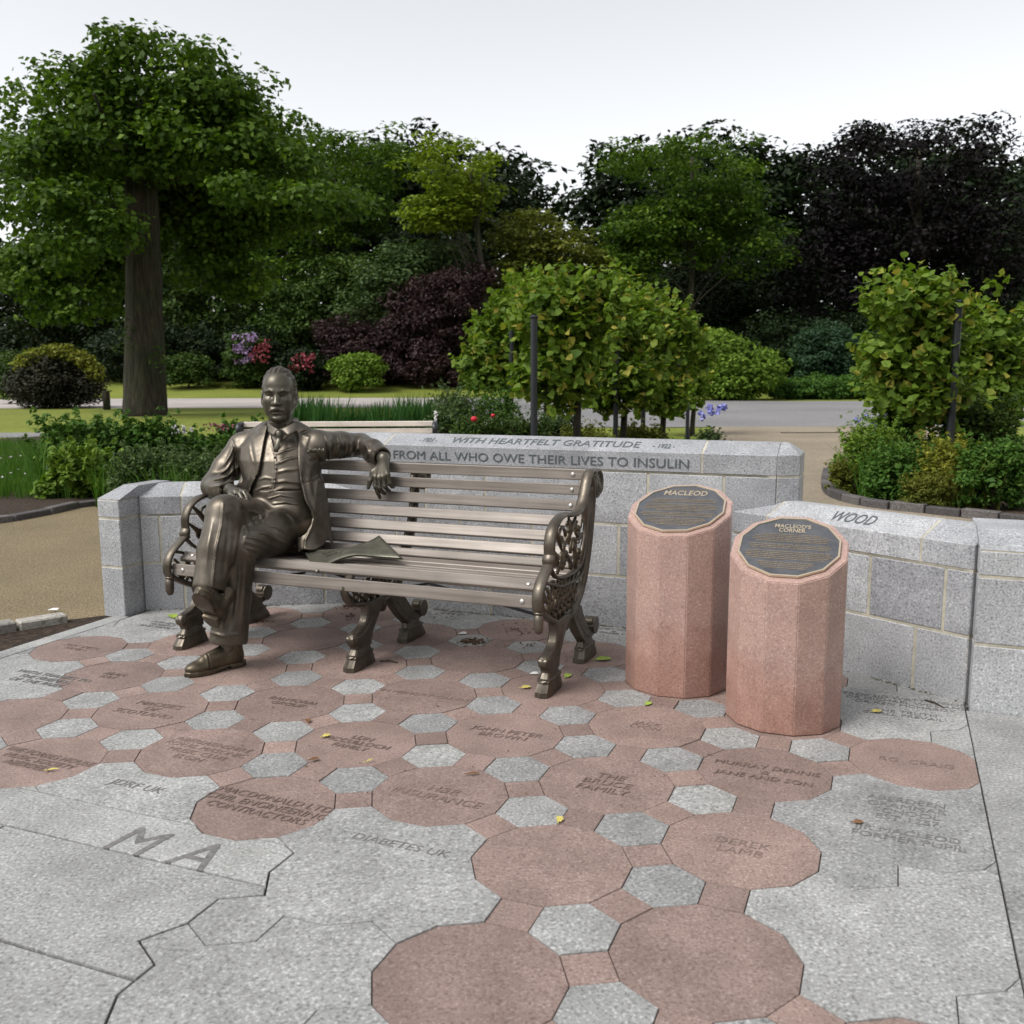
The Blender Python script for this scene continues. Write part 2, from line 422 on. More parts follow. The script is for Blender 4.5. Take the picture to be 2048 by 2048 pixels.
def edging(name, pts, L, w, h, mat, label):
    root = empty(name, Matrix.Translation(pts[0]), label, 'edging')
    P = curve_pts(pts, 10)
    acc = 0; i = 0; run = [P[0]]; d = 0
    for a, b in zip(P[:-1], P[1:]):
        run.append(b); d += (b - a).length
        if d >= L:
            A, B = run[0], run[-1]; t = (B - A).normalized(); n = Vector((-t.y, t.x, 0))
            m = MB(); g = 0.008
            m.box(g, (B - A).length - g, -w / 2, w / 2, -0.03, h + random.uniform(-.008, .008), 0.008)
            fm = frame(A, t, n); fm = Matrix.Translation(Vector((0, 0, 0))) @ fm
            m.build('edging_stone', mat, root, M=root.matrix_world.inverted() @ fm)
            run = [B]; d = 0
    return root
edging('bed_edging', [G(-80, 1053), G(33, 1038), G(120, 1021), G(195, 1007), Vector((-3.2, 10.3, 0)), Vector((-1.5, 11.3, 0))], 0.42, 0.10, 0.05, M['kerb'], 'dark stone edging between brown gravel and the leafy bed left of the wall')
edging('bed_edging', [G(1655, 945), G(1652, 972), G(1668, 992), G(1720, 1008), G(1790, 1018), G(1880, 1027), G(1960, 1036), G(2100, 1051)], 0.30, 0.11, 0.07, M['kerb'], 'curved dark stone edging round the bed behind the wall on the right')

# ------------------------------------------------------------------ granite walls
def block(name, parent, x0, x1, y0, y1, z0, z1, mat=None, jit=0.0015):
    g = 0.005
    m = MB(); j = random.uniform(0, jit)
    m.box(x0 + g, x1 - g, y0 - j, y1 + j, z0 + g, z1 - g, 0.004)
    return m.build(name, mat or M['granite'], parent)
def coping(parent, x0, x1, d, z0, z1, z2, in0=0.0, in1=0.0, ov=0.0):
    g = 0.004
    x0 += g; x1 -= g
    Vv = []
    for x, xi in ((x0, x0 + in0), (x1, x1 - in1)):
        Vv += [(x, -ov, z0 + g), (x, -ov, z1), (xi, d * .5 - .03, z2), (xi, d * .5 + .03, z2), (x, d + ov, z1), (x, d + ov, z0 + g)]
    F = [(0, 1, 2, 3, 4, 5), (11, 10, 9, 8, 7, 6)] + [(i, (i + 1) % 6, 6 + (i + 1) % 6, 6 + i) for i in range(6)]
    t = bmesh.new(); vs = [t.verts.new(v) for v in Vv]
    for f in F: t.faces.new([vs[i] for i in f])
    bmesh.ops.recalc_face_normals(t, faces=t.faces)
    bmesh.ops.bevel(t, geom=list(t.edges), offset=0.003, segments=1, affect='EDGES')
    m = MB(); m.join(t)
    return m.build('coping_stone', M['granite'], parent)
def wall(name, Mx, length, d, courses, cop, label, x_lo=0.0):
    root = empty(name, Mx, label, 'wall')
    zt = courses[-1][1]
    c = MB(); c.box(x_lo + 0.006, length - 0.006, 0.002, d - 0.002, -0.05, zt + 0.006); c.build('mortar_core', M['mortar'], root)
    for z0, z1, js in courses:
        e = [x_lo] + js + [length]
        for a, b in zip(e[:-1], e[1:]):
            block('granite_block', root, a, b, 0, d, z0, z1)
    z0, z1, z2, js, i0, i1 = cop
    e = [x_lo] + js + [length]
    c = MB(); c.prism([(.002, z0 - .01), (.002, z1 - .001), (d / 2 - .03, z2 - .002), (d / 2 + .03, z2 - .002), (d - .002, z1 - .001), (d - .002, z0 - .01)], x_lo + .045, length - .045, lambda a, b, h: Vector((h, a, b)))
    c.build('coping_bed', M['mortar'], root)
    cs = []
    for k, (a, b) in enumerate(zip(e[:-1], e[1:])):
        cs.append(coping(root, a, b, d, z0, z1, z2, i0 if k == 0 else 0, i1 if k == len(e) - 2 else 0))
    return root, cs
HD = 0.34
UH = lambda u: u + 1.745
HM = frame(BW(-1.745, 1.12), BU, BV)
high, hc = wall('memorial_wall', HM, 2.53, HD,
    [(-0.02, .272, [UH(x) for x in (-1.40, -1.11, -.72, -.25, .14, .53)]), (.272, .545, [UH(x) for x in (-1.3, -.9, -.48, 0.0, .38)]), (.545, .822, [UH(x) for x in (-1.11, -.75, -.21, .15, .53)])],
    (.822, .925, .978, [UH(-1.37), UH(.42)], 0, 0),
    'tall grey granite wall behind the bronze bench with a dark lettered inscription')
# the ends of the tall wall are cut back at 30 degrees
def wall_end(parent, x0, sg, d):
    A, B_, C_, D_ = (x0 - sg * .003, 0), (x0 + sg * .098, .058), (x0 + sg * .098, d - .058), (x0 - sg * .003, d)
    f = lambda a, b, h: Vector((a, b, h))
    for z0, z1 in ((-.02, .272), (.272, .545), (.545, .822)):
        m = MB(); m.prism([A, B_, C_, D_], z0 + .005, z1 - .005, f, .004); m.build('granite_block', M['granite'], parent)
    m = MB(); m.prism([(A[0], .003), (B_[0] - sg * .003, B_[1] + .001), (C_[0] - sg * .003, C_[1] - .001), (D_[0], d - .003)], -.05, .924, f); m.build('mortar_core', M['mortar'], parent)
    z0, z1, z2 = .826, .925, .978
    P = [A, B_, C_, D_]; Vv = [(a, b, z0) for a, b in P] + [(a, b, z1) for a, b in P] + [(A[0], d / 2 - .03, z2), (x0 + sg * .03, d / 2 - .02, z2), (x0 + sg * .03, d / 2 + .02, z2), (A[0], d / 2 + .03, z2)]
    F_ = [(3, 2, 1, 0), (0, 1, 5, 4), (1, 2, 6, 5), (2, 3, 7, 6), (4, 5, 9, 8), (5, 6, 10, 9), (6, 7, 11, 10), (8, 9, 10, 11), (0, 4, 8, 11, 7, 3)]
    t = bmesh.new(); vs = [t.verts.new(v) for v in Vv]
    for q in F_: t.faces.new([vs[i] for i in q])
    bmesh.ops.recalc_face_normals(t, faces=t.faces); bmesh.ops.bevel(t, geom=list(t.edges), offset=.003, segments=1, affect='EDGES')
    m = MB(); m.join(t); m.build('coping_stone', M['granite'], parent)
wall_end(high, 2.53, 1, HD); wall_end(high, 0.0, -1, HD)
UL, VL = dirs(T0); UR, VR = dirs(T0 - 60)
LM = frame(BW(-2.581, .505), UL, VL)
left, lc = wall('wing_wall', LM, 1.25, HD, [(-0.02, .27, [.223, .62, 1.0]), (.27, .54, [.106, .45, .83])], (.54, .645, .705, [.227, 1.0], 0, 0),
    'low grey granite wall with an end pier beside the brown gravel on the left')
RM = frame(BW(1.618, .522) - UR * 1.25, UR, VR)
rightw, rc = wall('wing_wall', RM, 1.25, HD, [(-0.02, .27, [.25, .63, 1.02]), (.27, .54, [.42, .80, 1.135])], (.54, .645, .705, [.25, 1.023], 0, 0),
    'low grey granite wall marked WOOD on its sloping top behind the pink pillars')
def pier(parent, u0, u1, v0, v1, hip_left, hip_right):
    L = parent.matrix_world.inverted() @ BM
    def put(o): o.matrix_local = L; return o
    for z0, z1 in ((-.02, .27), (.27, .54), (.54, .645)):
        put(block('pier_block', parent, u0, u1, v0, v1, z0, z1))
    c = MB(); c.box(u0 + .008, u1 - .008, v0 + .002, v1 - .002, -.05, .644); put(c.build('pier_core', M['mortar'], parent))
    a, b = u0 + (.055 if hip_left else 0), u1 - (.055 if hip_right else 0)
    Vv = [(u0 + .003, v0 + .003, .645), (u1 - .003, v0 + .003, .645), (u1 - .003, v1, .645), (u0 + .003, v1, .645), (a, v0 + .15, .709), (b, v0 + .15, .709), (b, v1 - .1, .709), (a, v1 - .1, .709)]
    put(mesh_obj('pier_cap', Vv, [(3, 2, 1, 0), (4, 5, 6, 7), (0, 1, 5, 4), (1, 2, 6, 5), (2, 3, 7, 6), (3, 0, 4, 7)], M['granite'], parent))
pier(left, -2.744, -2.583, .365, .86, True, False)
pier(rightw, 1.622, 1.90, .432, .95, False, True)
# lettering: slope of the coping
sl_h = math.atan2(.978 - .925, HD / 2 - .03); sl_w = math.atan2(.705 - .645, HD / 2 - .03)
def on_slope(x, frac, z1, z2, slope):
    y = frac * (HD / 2 - .03); return frame((x, y - .0008 * math.sin(slope), z1 + frac * (z2 - z1) + .0012), (1, 0, 0), (0, math.cos(slope), math.sin(slope)))
def on_face(x, z): return frame((x, -0.0022, z), (1, 0, 0), (0, 0, 1))
text_obj('inscription', 'FROM ALL WHO OWE THEIR LIVES TO INSULIN', .066, M['letter'], high, on_face(UH(-.476), .848), width=1.664)
text_obj('inscription', 'WITH HEARTFELT GRATITUDE', .10, M['letter'], high, on_slope(UH(-.445), .30, .925, .978, sl_h), width=1.07, bold=0.0003)
text_obj('inscription', '- 1921 -', .07, M['letter'], high, on_slope(UH(-1.12), .32, .925, .978, sl_h), width=.11)
text_obj('inscription', '- 1922 -', .07, M['letter'], high, on_slope(UH(.215), .32, .925, .978, sl_h), width=.11)
text_obj('inscription', 'WOOD', .115, M['letter'], rightw, on_slope(.665, .26, .645, .705, sl_w), width=.215, bold=0.0008)

# ------------------------------------------------------------------ plaza paving
LAT = 0.54268; EDGE = LAT / (3 + math.sqrt(3))
LO = Vector((-0.903, 3.712, 0)); th0 = R(T0)
LA = Vector((math.cos(th0), math.sin(th0), 0)) * LAT; LB = Vector((math.cos(th0 + math.pi / 3), math.sin(th0 + math.pi / 3), 0)) * LAT
dc = lambda i, j: LO + LA * i + LB * j
def ngon(c, n, r, a0): return [Vector((c.x + r * math.cos(a0 + 2 * math.pi * k / n), c.y + r * math.sin(a0 + 2 * math.pi * k / n), 0)) for k in range(n)]
R12 = EDGE / (2 * math.sin(math.pi / 12)); R6 = EDGE; R4 = EDGE / math.sqrt(2)
PINK = {(-3, 2)} | {(i, 3) for i in (-2, -1)} | {(i, 2) for i in (-2, -1, 0, 1)} | {(i, 1) for i in range(-2, 4)} | {(i, 0) for i in range(-2, 5)} | {(i, -1) for i in range(-1, 5)} | {(i, -2) for i in range(1, 6)} | {(3, -3), (4, -3), (3, -4), (4, -4), (5, -5), (4, -5)}
paving = empty('plaza_paving', Matrix.Identity(4), kind='structure')
sheet('paving_bed', [tuple(BW(-2.66, -3).xy), tuple(BW(2.3, -3).xy), tuple(BW(2.3, .7).xy), tuple(BW(1.7, .75).xy), tuple(BW(.8, 1.35).xy), tuple(BW(-1.7, 1.35).xy), tuple(BW(-2.66, .7).xy)], -0.0085, M['joint'])
def tile_mesh(name, pts, mat, inset=0.0026, th=0.03, bev=0.002):
    """thin slab: outline pulled in, upper edge chamfered"""
    t = bmesh.new(); n = len(pts)
    def off(d):
        out = []
        for i in range(n):
            p, a, b = pts[i], pts[i - 1], pts[(i + 1) % n]
            e1 = (p - a).normalized(); e2 = (b - p).normalized()
            n1 = Vector((-e1.y, e1.x, 0)); n2 = Vector((-e2.y, e2.x, 0)); q = n1 + n2
            q = q * (1 / max(0.35, q.length_squared / 2)) * 0.5 * 1.0 if q.length > 1e-6 else n1
            out.append(p + q * d * 1.0)
        return out
    A = off(inset); B = off(inset + bev)
    lo = [t.verts.new((p.x, p.y, -th)) for p in A]; mi = [t.verts.new((p.x, p.y, -bev)) for p in A]; hi = [t.verts.new((p.x, p.y, 0)) for p in B]
    t.faces.new(hi)
    for i in range(n):
        k = (i + 1) % n
        t.faces.new((lo[i], lo[k], mi[k], mi[i])); t.faces.new((mi[i], mi[k], hi[k], hi[i]))
    bmesh.ops.recalc_face_normals(t, faces=t.faces)
    if t.faces[0].normal.z < 0: bmesh.ops.reverse_faces(t, faces=t.faces)
    me = bpy.data.meshes.new(name); t.to_mesh(me); t.free(); me.materials.append(mat)
    return me
Z0 = Vector((0, 0, 0))
me12 = tile_mesh('twelve_sided_tile', ngon(Z0, 12, R12, th0 + R(15)), M['paver_pink'])
me6 = tile_mesh('hexagon_tile', ngon(Z0, 6, R6, th0), M['paver_grey'])
me4 = tile_mesh('square_tile', ngon(Z0, 4, R4, th0 + R(45)), M['paver_pink'])
TILE = {}
def put_tile(name, me, c, rz=0.0):
    o = bpy.data.objects.new(name, me); link(o, paving)
    # seen from above the tile is turned about its own middle
    o.location = (c.x, c.y, random.uniform(-.0022, .0008)); o.rotation_euler = (random.uniform(-.0035, .0035), random.uniform(-.0035, .0035), rz)
    return o
inside = lambda p: -2.56 < (p - BO).dot(BU) < 1.61 and (p - BO).dot(BV) < 1.15 and (p - BO).dot(BV) > -2.4
for c in PINK: TILE[c] = put_tile('twelve_sided_tile', me12, dc(*c), 0)
grey_cells = {}                       # grey centre -> list of polygons
rngI = range(-9, 12); rngJ = range(-8, 8)
def near_grey(p):
    best = min(((dc(i, j) - p).length, (i, j)) for i in rngI for j in rngJ if (i, j) not in PINK)
    return best[1]
for i in rngI:
    for j in rngJ:
        c = dc(i, j); w = (c - BO); uu, vv = w.dot(BU), w.dot(BV)
        if not (-3.3 < uu < 2.3 and -3.5 < vv < 1.7): continue
        if (i, j) not in PINK: grey_cells.setdefault((i, j), []).append(ngon(c, 12, R12, th0 + R(15)))
        for nb in ((1, 0), (0, 1), (-1, 1)):      # squares
            d = (i + nb[0], j + nb[1]); m = (c + dc(*d)) / 2; a = math.atan2((dc(*d) - c).y, (dc(*d) - c).x)
            if (i, j) in PINK and d in PINK: put_tile('square_tile', me4, m, a - th0)
            else:
                k = (i, j) if (i, j) not in PINK else d
                grey_cells.setdefault(k, []).append(ngon(m, 4, R4, a + R(45)))
        for tri in (((i, j), (i + 1, j), (i, j + 1)), ((i + 1, j), (i + 1, j - 1), (i, j))):
            m = sum((dc(*q) for q in tri), Vector()) / 3
            if all(q in PINK for q in tri): put_tile('hexagon_tile', me6, m, R(60) * random.randint(0, 5))
            else:
                k = [q for q in tri if q not in PINK][0]
                grey_cells.setdefault(k, []).append(ngon(m, 6, R6, th0))
def outline(polys):
    """outer loop of the union of lattice polygons that share whole edges"""
    key = lambda p: (round(p.x * 2000), round(p.y * 2000)); pos = {}; E = set()
    for P in polys:
        for a, b in zip(P, P[1:] + P[:1]):
            ka, kb = key(a), key(b)
            ka = next((q for q in ((ka[0] + x, ka[1] + y) for x in (-1, 0, 1) for y in (-1, 0, 1)) if q in pos), ka)
            kb = next((q for q in ((kb[0] + x, kb[1] + y) for x in (-1, 0, 1) for y in (-1, 0, 1)) if q in pos), kb)
            pos.setdefault(ka, a); pos.setdefault(kb, b)
            if (kb, ka) in E: E.remove((kb, ka))
            else: E.add((ka, kb))
    nxt = {}
    for a, b in E: nxt.setdefault(a, []).append(b)
    loops = []
    while nxt:
        s = next(iter(nxt)); L = [s]; c = s
        while True:
            b = nxt[c].pop()
            if not nxt[c]: del nxt[c]
            if b == s: break
            L.append(b); c = b
            if c not in nxt: break
        loops.append([pos[k] for k in L])
    return max(loops, key=len) if loops else []
def clip(P, n, d):
    """keep the side n.p <= d"""
    out = []
    for a, b in zip(P, P[1:] + P[:1]):
        da, db = a.dot(n) - d, b.dot(n) - d
        if da <= 0: out.append(a)
        if da * db < 0: out.append(a + (b - a) * (da / (da - db)))
    res = []
    for p in out:
        if not res or (p - res[-1]).length > 0.004: res.append(p)
    return res if len(res) > 2 else []
def clipm(loops, n, d):
    """keep the side n.p <= d of each loop; a loop cut into lumps gives several loops"""
    out = []
    for P in loops:
        s = [p.dot(n) - d for p in P]; N = len(P)
        if all(q <= 1e-9 for q in s): out.append(P); continue
        if all(q >= -1e-9 for q in s): continue
        s = [q if abs(q) > 1e-6 else -1e-6 for q in s]
        chains = []; cur = None; st = next(i for i in range(N) if s[i] > 0)
        for q in range(N):
            i, k = (st + q) % N, (st + q + 1) % N
            if (s[i] > 0) != (s[k] > 0):
                x = P[i] + (P[k] - P[i]) * (s[i] / (s[i] - s[k]))
                if s[i] > 0: cur = [x]
                else: cur.append(x); chains.append(cur); cur = None
            if cur is not None and s[k] <= 0: cur.append(P[k])
        t = Vector((-n.y, n.x, 0)); ev = sorted([(c[0].dot(t), j, 0) for j, c in enumerate(chains)] + [(c[-1].dot(t), j, 1) for j, c in enumerate(chains)])
        mate = {}
        for e0, e1 in zip(ev[::2], ev[1::2]): mate[e0[1:]] = e1[1:]; mate[e1[1:]] = e0[1:]
        left_ = set(range(len(chains)))
        while left_:
            j = j0 = left_.pop(); L = list(chains[j])
            while True:
                m_ = mate[(j, 1)]
                if m_[1] != 0 or m_[0] == j0 or m_[0] not in left_: break
                j = m_[0]; left_.discard(j); L += chains[j]
            r_ = []
            for p in L:
                if not r_ or (p - r_[-1]).length > .004: r_.append(p)
            if (r_[0] - r_[-1]).length < .004: r_.pop()
            if len(r_) > 2: out.append(r_)
    return out
bu = BO.dot(BU); bv = BO.dot(BV)
lw = BW(-2.581, .505) + VL * .12; rw = BW(1.618, .522) + VR * .12
SLAB = {}
FRONT = [k for k in grey_cells if k[0] <= 1 and k[1] <= -2]
def area(P): return abs(sum(a.x * b.y - b.x * a.y for a, b in zip(P, P[1:] + P[:1]))) / 2
def lay(Q, name, key):
    if area(Q) < .0008 or not any(-2.7 < (p - BO).dot(BU) < 1.7 for p in Q): return
    if sum(a.x * b.y - b.x * a.y for a, b in zip(Q, Q[1:] + Q[:1])) < 0: Q = Q[::-1]
    c = sum(Q, Vector()) / len(Q)
    o = bpy.data.objects.new(name, tile_mesh(name, [p - c for p in Q], M['paver_grey'], (.0095 if name == 'border_slab' else .0026))); link(o, paving); o.location = (c.x, c.y, random.uniform(-.001, .0005))
    SLAB.setdefault(key, o)
for k, polys in grey_cells.items():
    P = outline(polys)
    if not P: continue
    L = clipm(clipm([P], -BU, 2.553 - bu), BU, 1.611 + bu)
    for nn, q in ((BV, BW(0, 1.2)), (VL, lw), (VR, rw)): L = clipm(L, nn, q.dot(nn))
    L = clipm(L, -BV, (1.466 if k in FRONT else 2.95) - bv)
    for Q in L: lay(Q, 'granite_slab', k)
for c_ in PINK:            # tiles at the borders are cut along them
    q = ngon(dc(*c_), 12, R12, th0 + R(15)); L = clipm(clipm([q], -BU, 2.553 - bu), BU, 1.611 + bu)
    if L and area(L[0]) < area(q) - 1e-4:
        m_ = dc(*c_); TILE[c_].data = tile_mesh('twelve_sided_tile', [p - m_ for p in L[0]], M['paver_pink'])
P0 = outline(sum((grey_cells[k] for k in FRONT), []))
for n_, (v0, v1, cuts) in enumerate(((-1.673, -1.466, (-2.6, -1.62, 9)), (-2.10, -1.673, (-2.6, -2.0, -1.1, 9)), (-2.53, -2.10, (-2.6, -1.6, -.7, 9)), (-2.95, -2.53, (-2.6, -1.9, -1.0, 9)))):
    for c0, c1 in zip(cuts[:-1], cuts[1:]):
        L = clipm(clipm(clipm([P0], -BU, 2.553 - bu), -BV, -(v0 + bv)), BV, v1 + bv)
        for Q in clipm(clipm(L, -BU, -(c0 + bu)), BU, c1 + bu): lay(Q, 'border_slab', ('front', n_, c0))
def strip(u0, u1, v0, v1, n, name='border_slab'):
    for k in range(n):
        a, b = v0 + (v1 - v0) * k / n, v0 + (v1 - v0) * (k + 1) / n
        P = [BW(u0, a), BW(u1, a), BW(u1, b), BW(u0, b)]; c = sum(P, Vector()) / 4
        o = bpy.data.objects.new(name, tile_mesh(name, [p - c for p in P], M['paver_grey'])); link(o, paving); o.location = (c.x, c.y, random.uniform(-.001, .001))
        SLAB.setdefault((name, k, round(u0, 2)), o)
strip(-2.655, -2.556, -2.95, .36, 5, 'edge_slab')
strip(1.6135, 2.25, -2.95, .425, 3)
# inscriptions cut into the paving (read facing the bench)
def pave_text(tile, body, c_uv=None, c=None, size=.05, width=None, mat='letter_pink', rot=0.0, line=.95, name='inscription'):
    if c is None: c = BW(*c_uv)
    xa = Matrix.Rotation(rot, 3, 'Z') @ BU; ya = Matrix.Rotation(rot, 3, 'Z') @ BV
    n = body.count('\n')
    fm = frame(c + Vector((0, 0, .0012)) + ya * (size * line * n / 2 - size * .35), xa, ya)
    tile_m = tile.matrix_basis
    return text_obj(name, body, size, M[mat], tile, tile_m.inverted() @ fm, width=width, extrude=.0003, line=line, shear=0.12)
PT = [((-1, 0), "MACKIE'S\nOF\nSCOTLAND", .052), ((0, 0), 'BALMORAL\nGROUP', .046), ((1, -2), 'MACDONALD LTD\nCIVIL ENGINEERING\nCONTRACTORS', .05), ((2, -2), 'H&R\nINSURANCE', .058),
      ((3, -2), 'THE\nBRUCE\nFAMILY', .054), ((2, -1), 'JOHN PETER\nBROWN', .05), ((1, 0), 'IN MEMORY CADDY', .045), ((0, -1), 'ABERDEENSHIRE\nROYAL MASONIC\nMUSIC CLUB\nELGIN', .045),
      ((1, -1), 'LDN\nMCCULLOCH\nFAMILY', .045), ((4, -2), 'MURRAY DENNIS\n&\nJANE AND SON', .045), ((5, -2), 'RG  CRAIG', .05), ((4, -3), 'DEREK\nLAMB', .052),
      ((3, -1), 'JACK\nLYON', .045), ((-2, 1), 'ALAN\nKAY', .045), ((-3, 2), 'ROY SMITH\nFAMILY', .042), ((-1, -1), 'THE FORBES HOUSE\nMUSIC SOCIETY\nABERDEEN', .045)]
for k, s, z in PT:
    if k in TILE: pave_text(TILE[k], s, c=dc(*k), size=z, rot=random.uniform(-.04, .04))
gt = lambda px, py: on_ground(px, py)
def slab_at(p): return min((o for o in SLAB.values()), key=lambda o: (Vector((o.location.x, o.location.y, 0)) - p).length)
for px, py, s, z, rot in ((275, 1572, 'JDRF UK', .056, 0), (1808, 1415, "PROF SID WATT WOOD\nDR MICHAEL WILLIAMS\nDR KEN MCHARDY\n\n'THE TRUTH\nSHALL PREVAIL'", .043, 0), (1812, 1640, 'ABERDEEN\nGRAMMAR\nSCHOOL\nEST 1257\n\nJJR MACLEOD\nFORMER PUPIL', .047, 0),
                          (800, 1690, 'DIABETES UK', .052, 0), (325, 1250, 'FOR ANNE\nROBERT\nAND FAMILY', .042, 0), (90, 1358, 'WITH THANKS TO\nTHE FRIENDS\nOF THE PARK', .05, 0), (915, 1226, 'TOM AND MARY\n& FAMILY', .042, 0), (1228, 1263, 'JANET MILNE\n&\nFAMILY', .04, 0)):
    p = gt(px, py); pave_text(slab_at(p), s, c=p, size=z, mat='letter_pave', rot=rot)
pb = BW(-.98, -1.635)
for o in list(SLAB.values())[:1]:
    text_obj('inscription', 'M A', .20, M['letter_pave'], o, o.matrix_basis.inverted() @ frame(gt(196, 1694) + Vector((0, 0, .0014)), BU, BV), extrude=.0003, shear=.1, spacing=1.1, align='LEFT')
# old kerb stones and bare soil between the gravel and the paving
sheet('bare_soil', [(-6.2, 1.2), tuple(BW(-2.66, -3).xy), tuple(BW(-2.66, .40).xy), tuple(BW(-2.74, .36).xy), (-2.45, 5.05), (-2.75, 4.75), (-6.5, 1.0)], -0.0105, M['soil'])
edging('old_kerb', [Vector((-3.4, 4.15, 0)), Vector((-2.95, 4.56, 0)), Vector((-2.62, 4.87, 0)), Vector((-2.34, 5.12, 0))], .22, .10, .035, M['kerb_light'], 'worn pale kerb stones at the edge of the brown gravel left of the plaza')
# ================================================================== BENCHES
def V3(u, v, z): return Vector((u, v, z))
ARM = [(.66, .865), (.60, .872), (.555, .835), (.515, .772), (.47, .725), (.41, .706), (.33, .708), (.235, .722), (.15, .714), (.085, .682), (.053, .632), (.053, .58), (.052, .552), (.02, .528), (-.035, .496), (-.072, .462), (-.088, .42), (-.085, .385), (-.07, .36)]
BACK = [(.60, .872), (.64, .80), (.632, .70), (.607, .60), (.573, .50), (.527, .405), (.46, .325), (.37, .275), (.27, .256), (.17, .262), (.07, .298), (-.02, .34), (-.07, .37)]
MIDB = [(.62, .872), (.632, .80), (.622, .70), (.597, .60), (.56, .51), (.50, .43), (.44, .41)]
FLEG = [(.21, .275), (.165, .235), (.125, .19), (.085, .15), (.05, .125), (.035, .10), (.045, .075)]
def outline_leg_front():
    L = [(.085, .285), (.10, .245), (.085, .205), (.045, .178), (.0, .168), (-.033, .152), (-.03, .125), (-.005, .105), (.008, .088)]
    Rr = [(.12, .082), (.128, .105), (.14, .135), (.165, .165), (.20, .205), (.25, .25), (.26, .285)]
    return L + Rr
def outline_leg_back():
    return [(.30, .27), (.35, .205), (.405, .152), (.462, .108), (.50, .085), (.60, .085), (.655, .098), (.683, .128), (.672, .16), (.64, .178), (.612, .172), (.602, .15), (.615, .128), (.60, .115), (.575, .125), (.54, .155), (.50, .198), (.455, .245), (.42, .288)]
def foot_mb(v0, v1, vt0, vt1, zt):
    """hoof-like foot: fluted block under a moulded collar"""
    m = MB()
    secs = [(0.0, v0, v1, .036), (.02, v0 + .003, v1 - .006, .035), (.055, v0 + (vt0 - v0) * .55, v1 + (vt1 - v1) * .55, .030), (.058, v0 + (vt0 - v0) * .5 - .006, v1 + (vt1 - v1) * .5 + .006, .034), (.066, v0 + (vt0 - v0) * .55 - .006, v1 + (vt1 - v1) * .55 + .006, .034), (.069, v0 + (vt0 - v0) * .7, v1 + (vt1 - v1) * .7, .028), (zt, vt0, vt1, .022)]
    n = 20; rings = []
    for z, a, b, hu in secs:
        c, h = (a + b) / 2, (b - a) / 2; ring = []
        for k in range(n):
            t = 2 * math.pi * k / n
            ct, st = math.cos(t), math.sin(t)
            e = .55
            x = hu * math.copysign(abs(ct) ** e, ct); y = h * math.copysign(abs(st) ** e, st)
            fl = 1 + (.035 if k % 2 else -.02) * (1 if z < .06 else 0)
            ring.append(m.bm.verts.new((x * fl, c + y * fl, z)))
        rings.append(ring)
    for a, b in zip(rings[:-1], rings[1:]):
        for k in range(n): m.bm.faces.new((a[k], a[(k + 1) % n], b[(k + 1) % n], b[k]))
    m.bm.faces.new(rings[0][::-1]); m.bm.faces.new(rings[-1])
    return m
def spiral(c, r0, r1, turns, a0, n=22, s=1):
    return [(c[0] + (r0 + (r1 - r0) * k / n) * math.cos(a0 + s * 2 * math.pi * turns * k / n), c[1] + (r0 + (r1 - r0) * k / n) * math.sin(a0 + s * 2 * math.pi * turns * k / n)) for k in range(n + 1)]
def sweep2(m, pts, u=0.0, hw=.022, ht=.009, n=4, seg=8, smooth=True):
    P = curve_pts([V3(u, a, b) for a, b in pts], n) if smooth else [V3(u, a, b) for a, b in pts]
    m.tube(P, 1.0, seg, True, flat=(hw, ht), axis=(1, 0, 0))
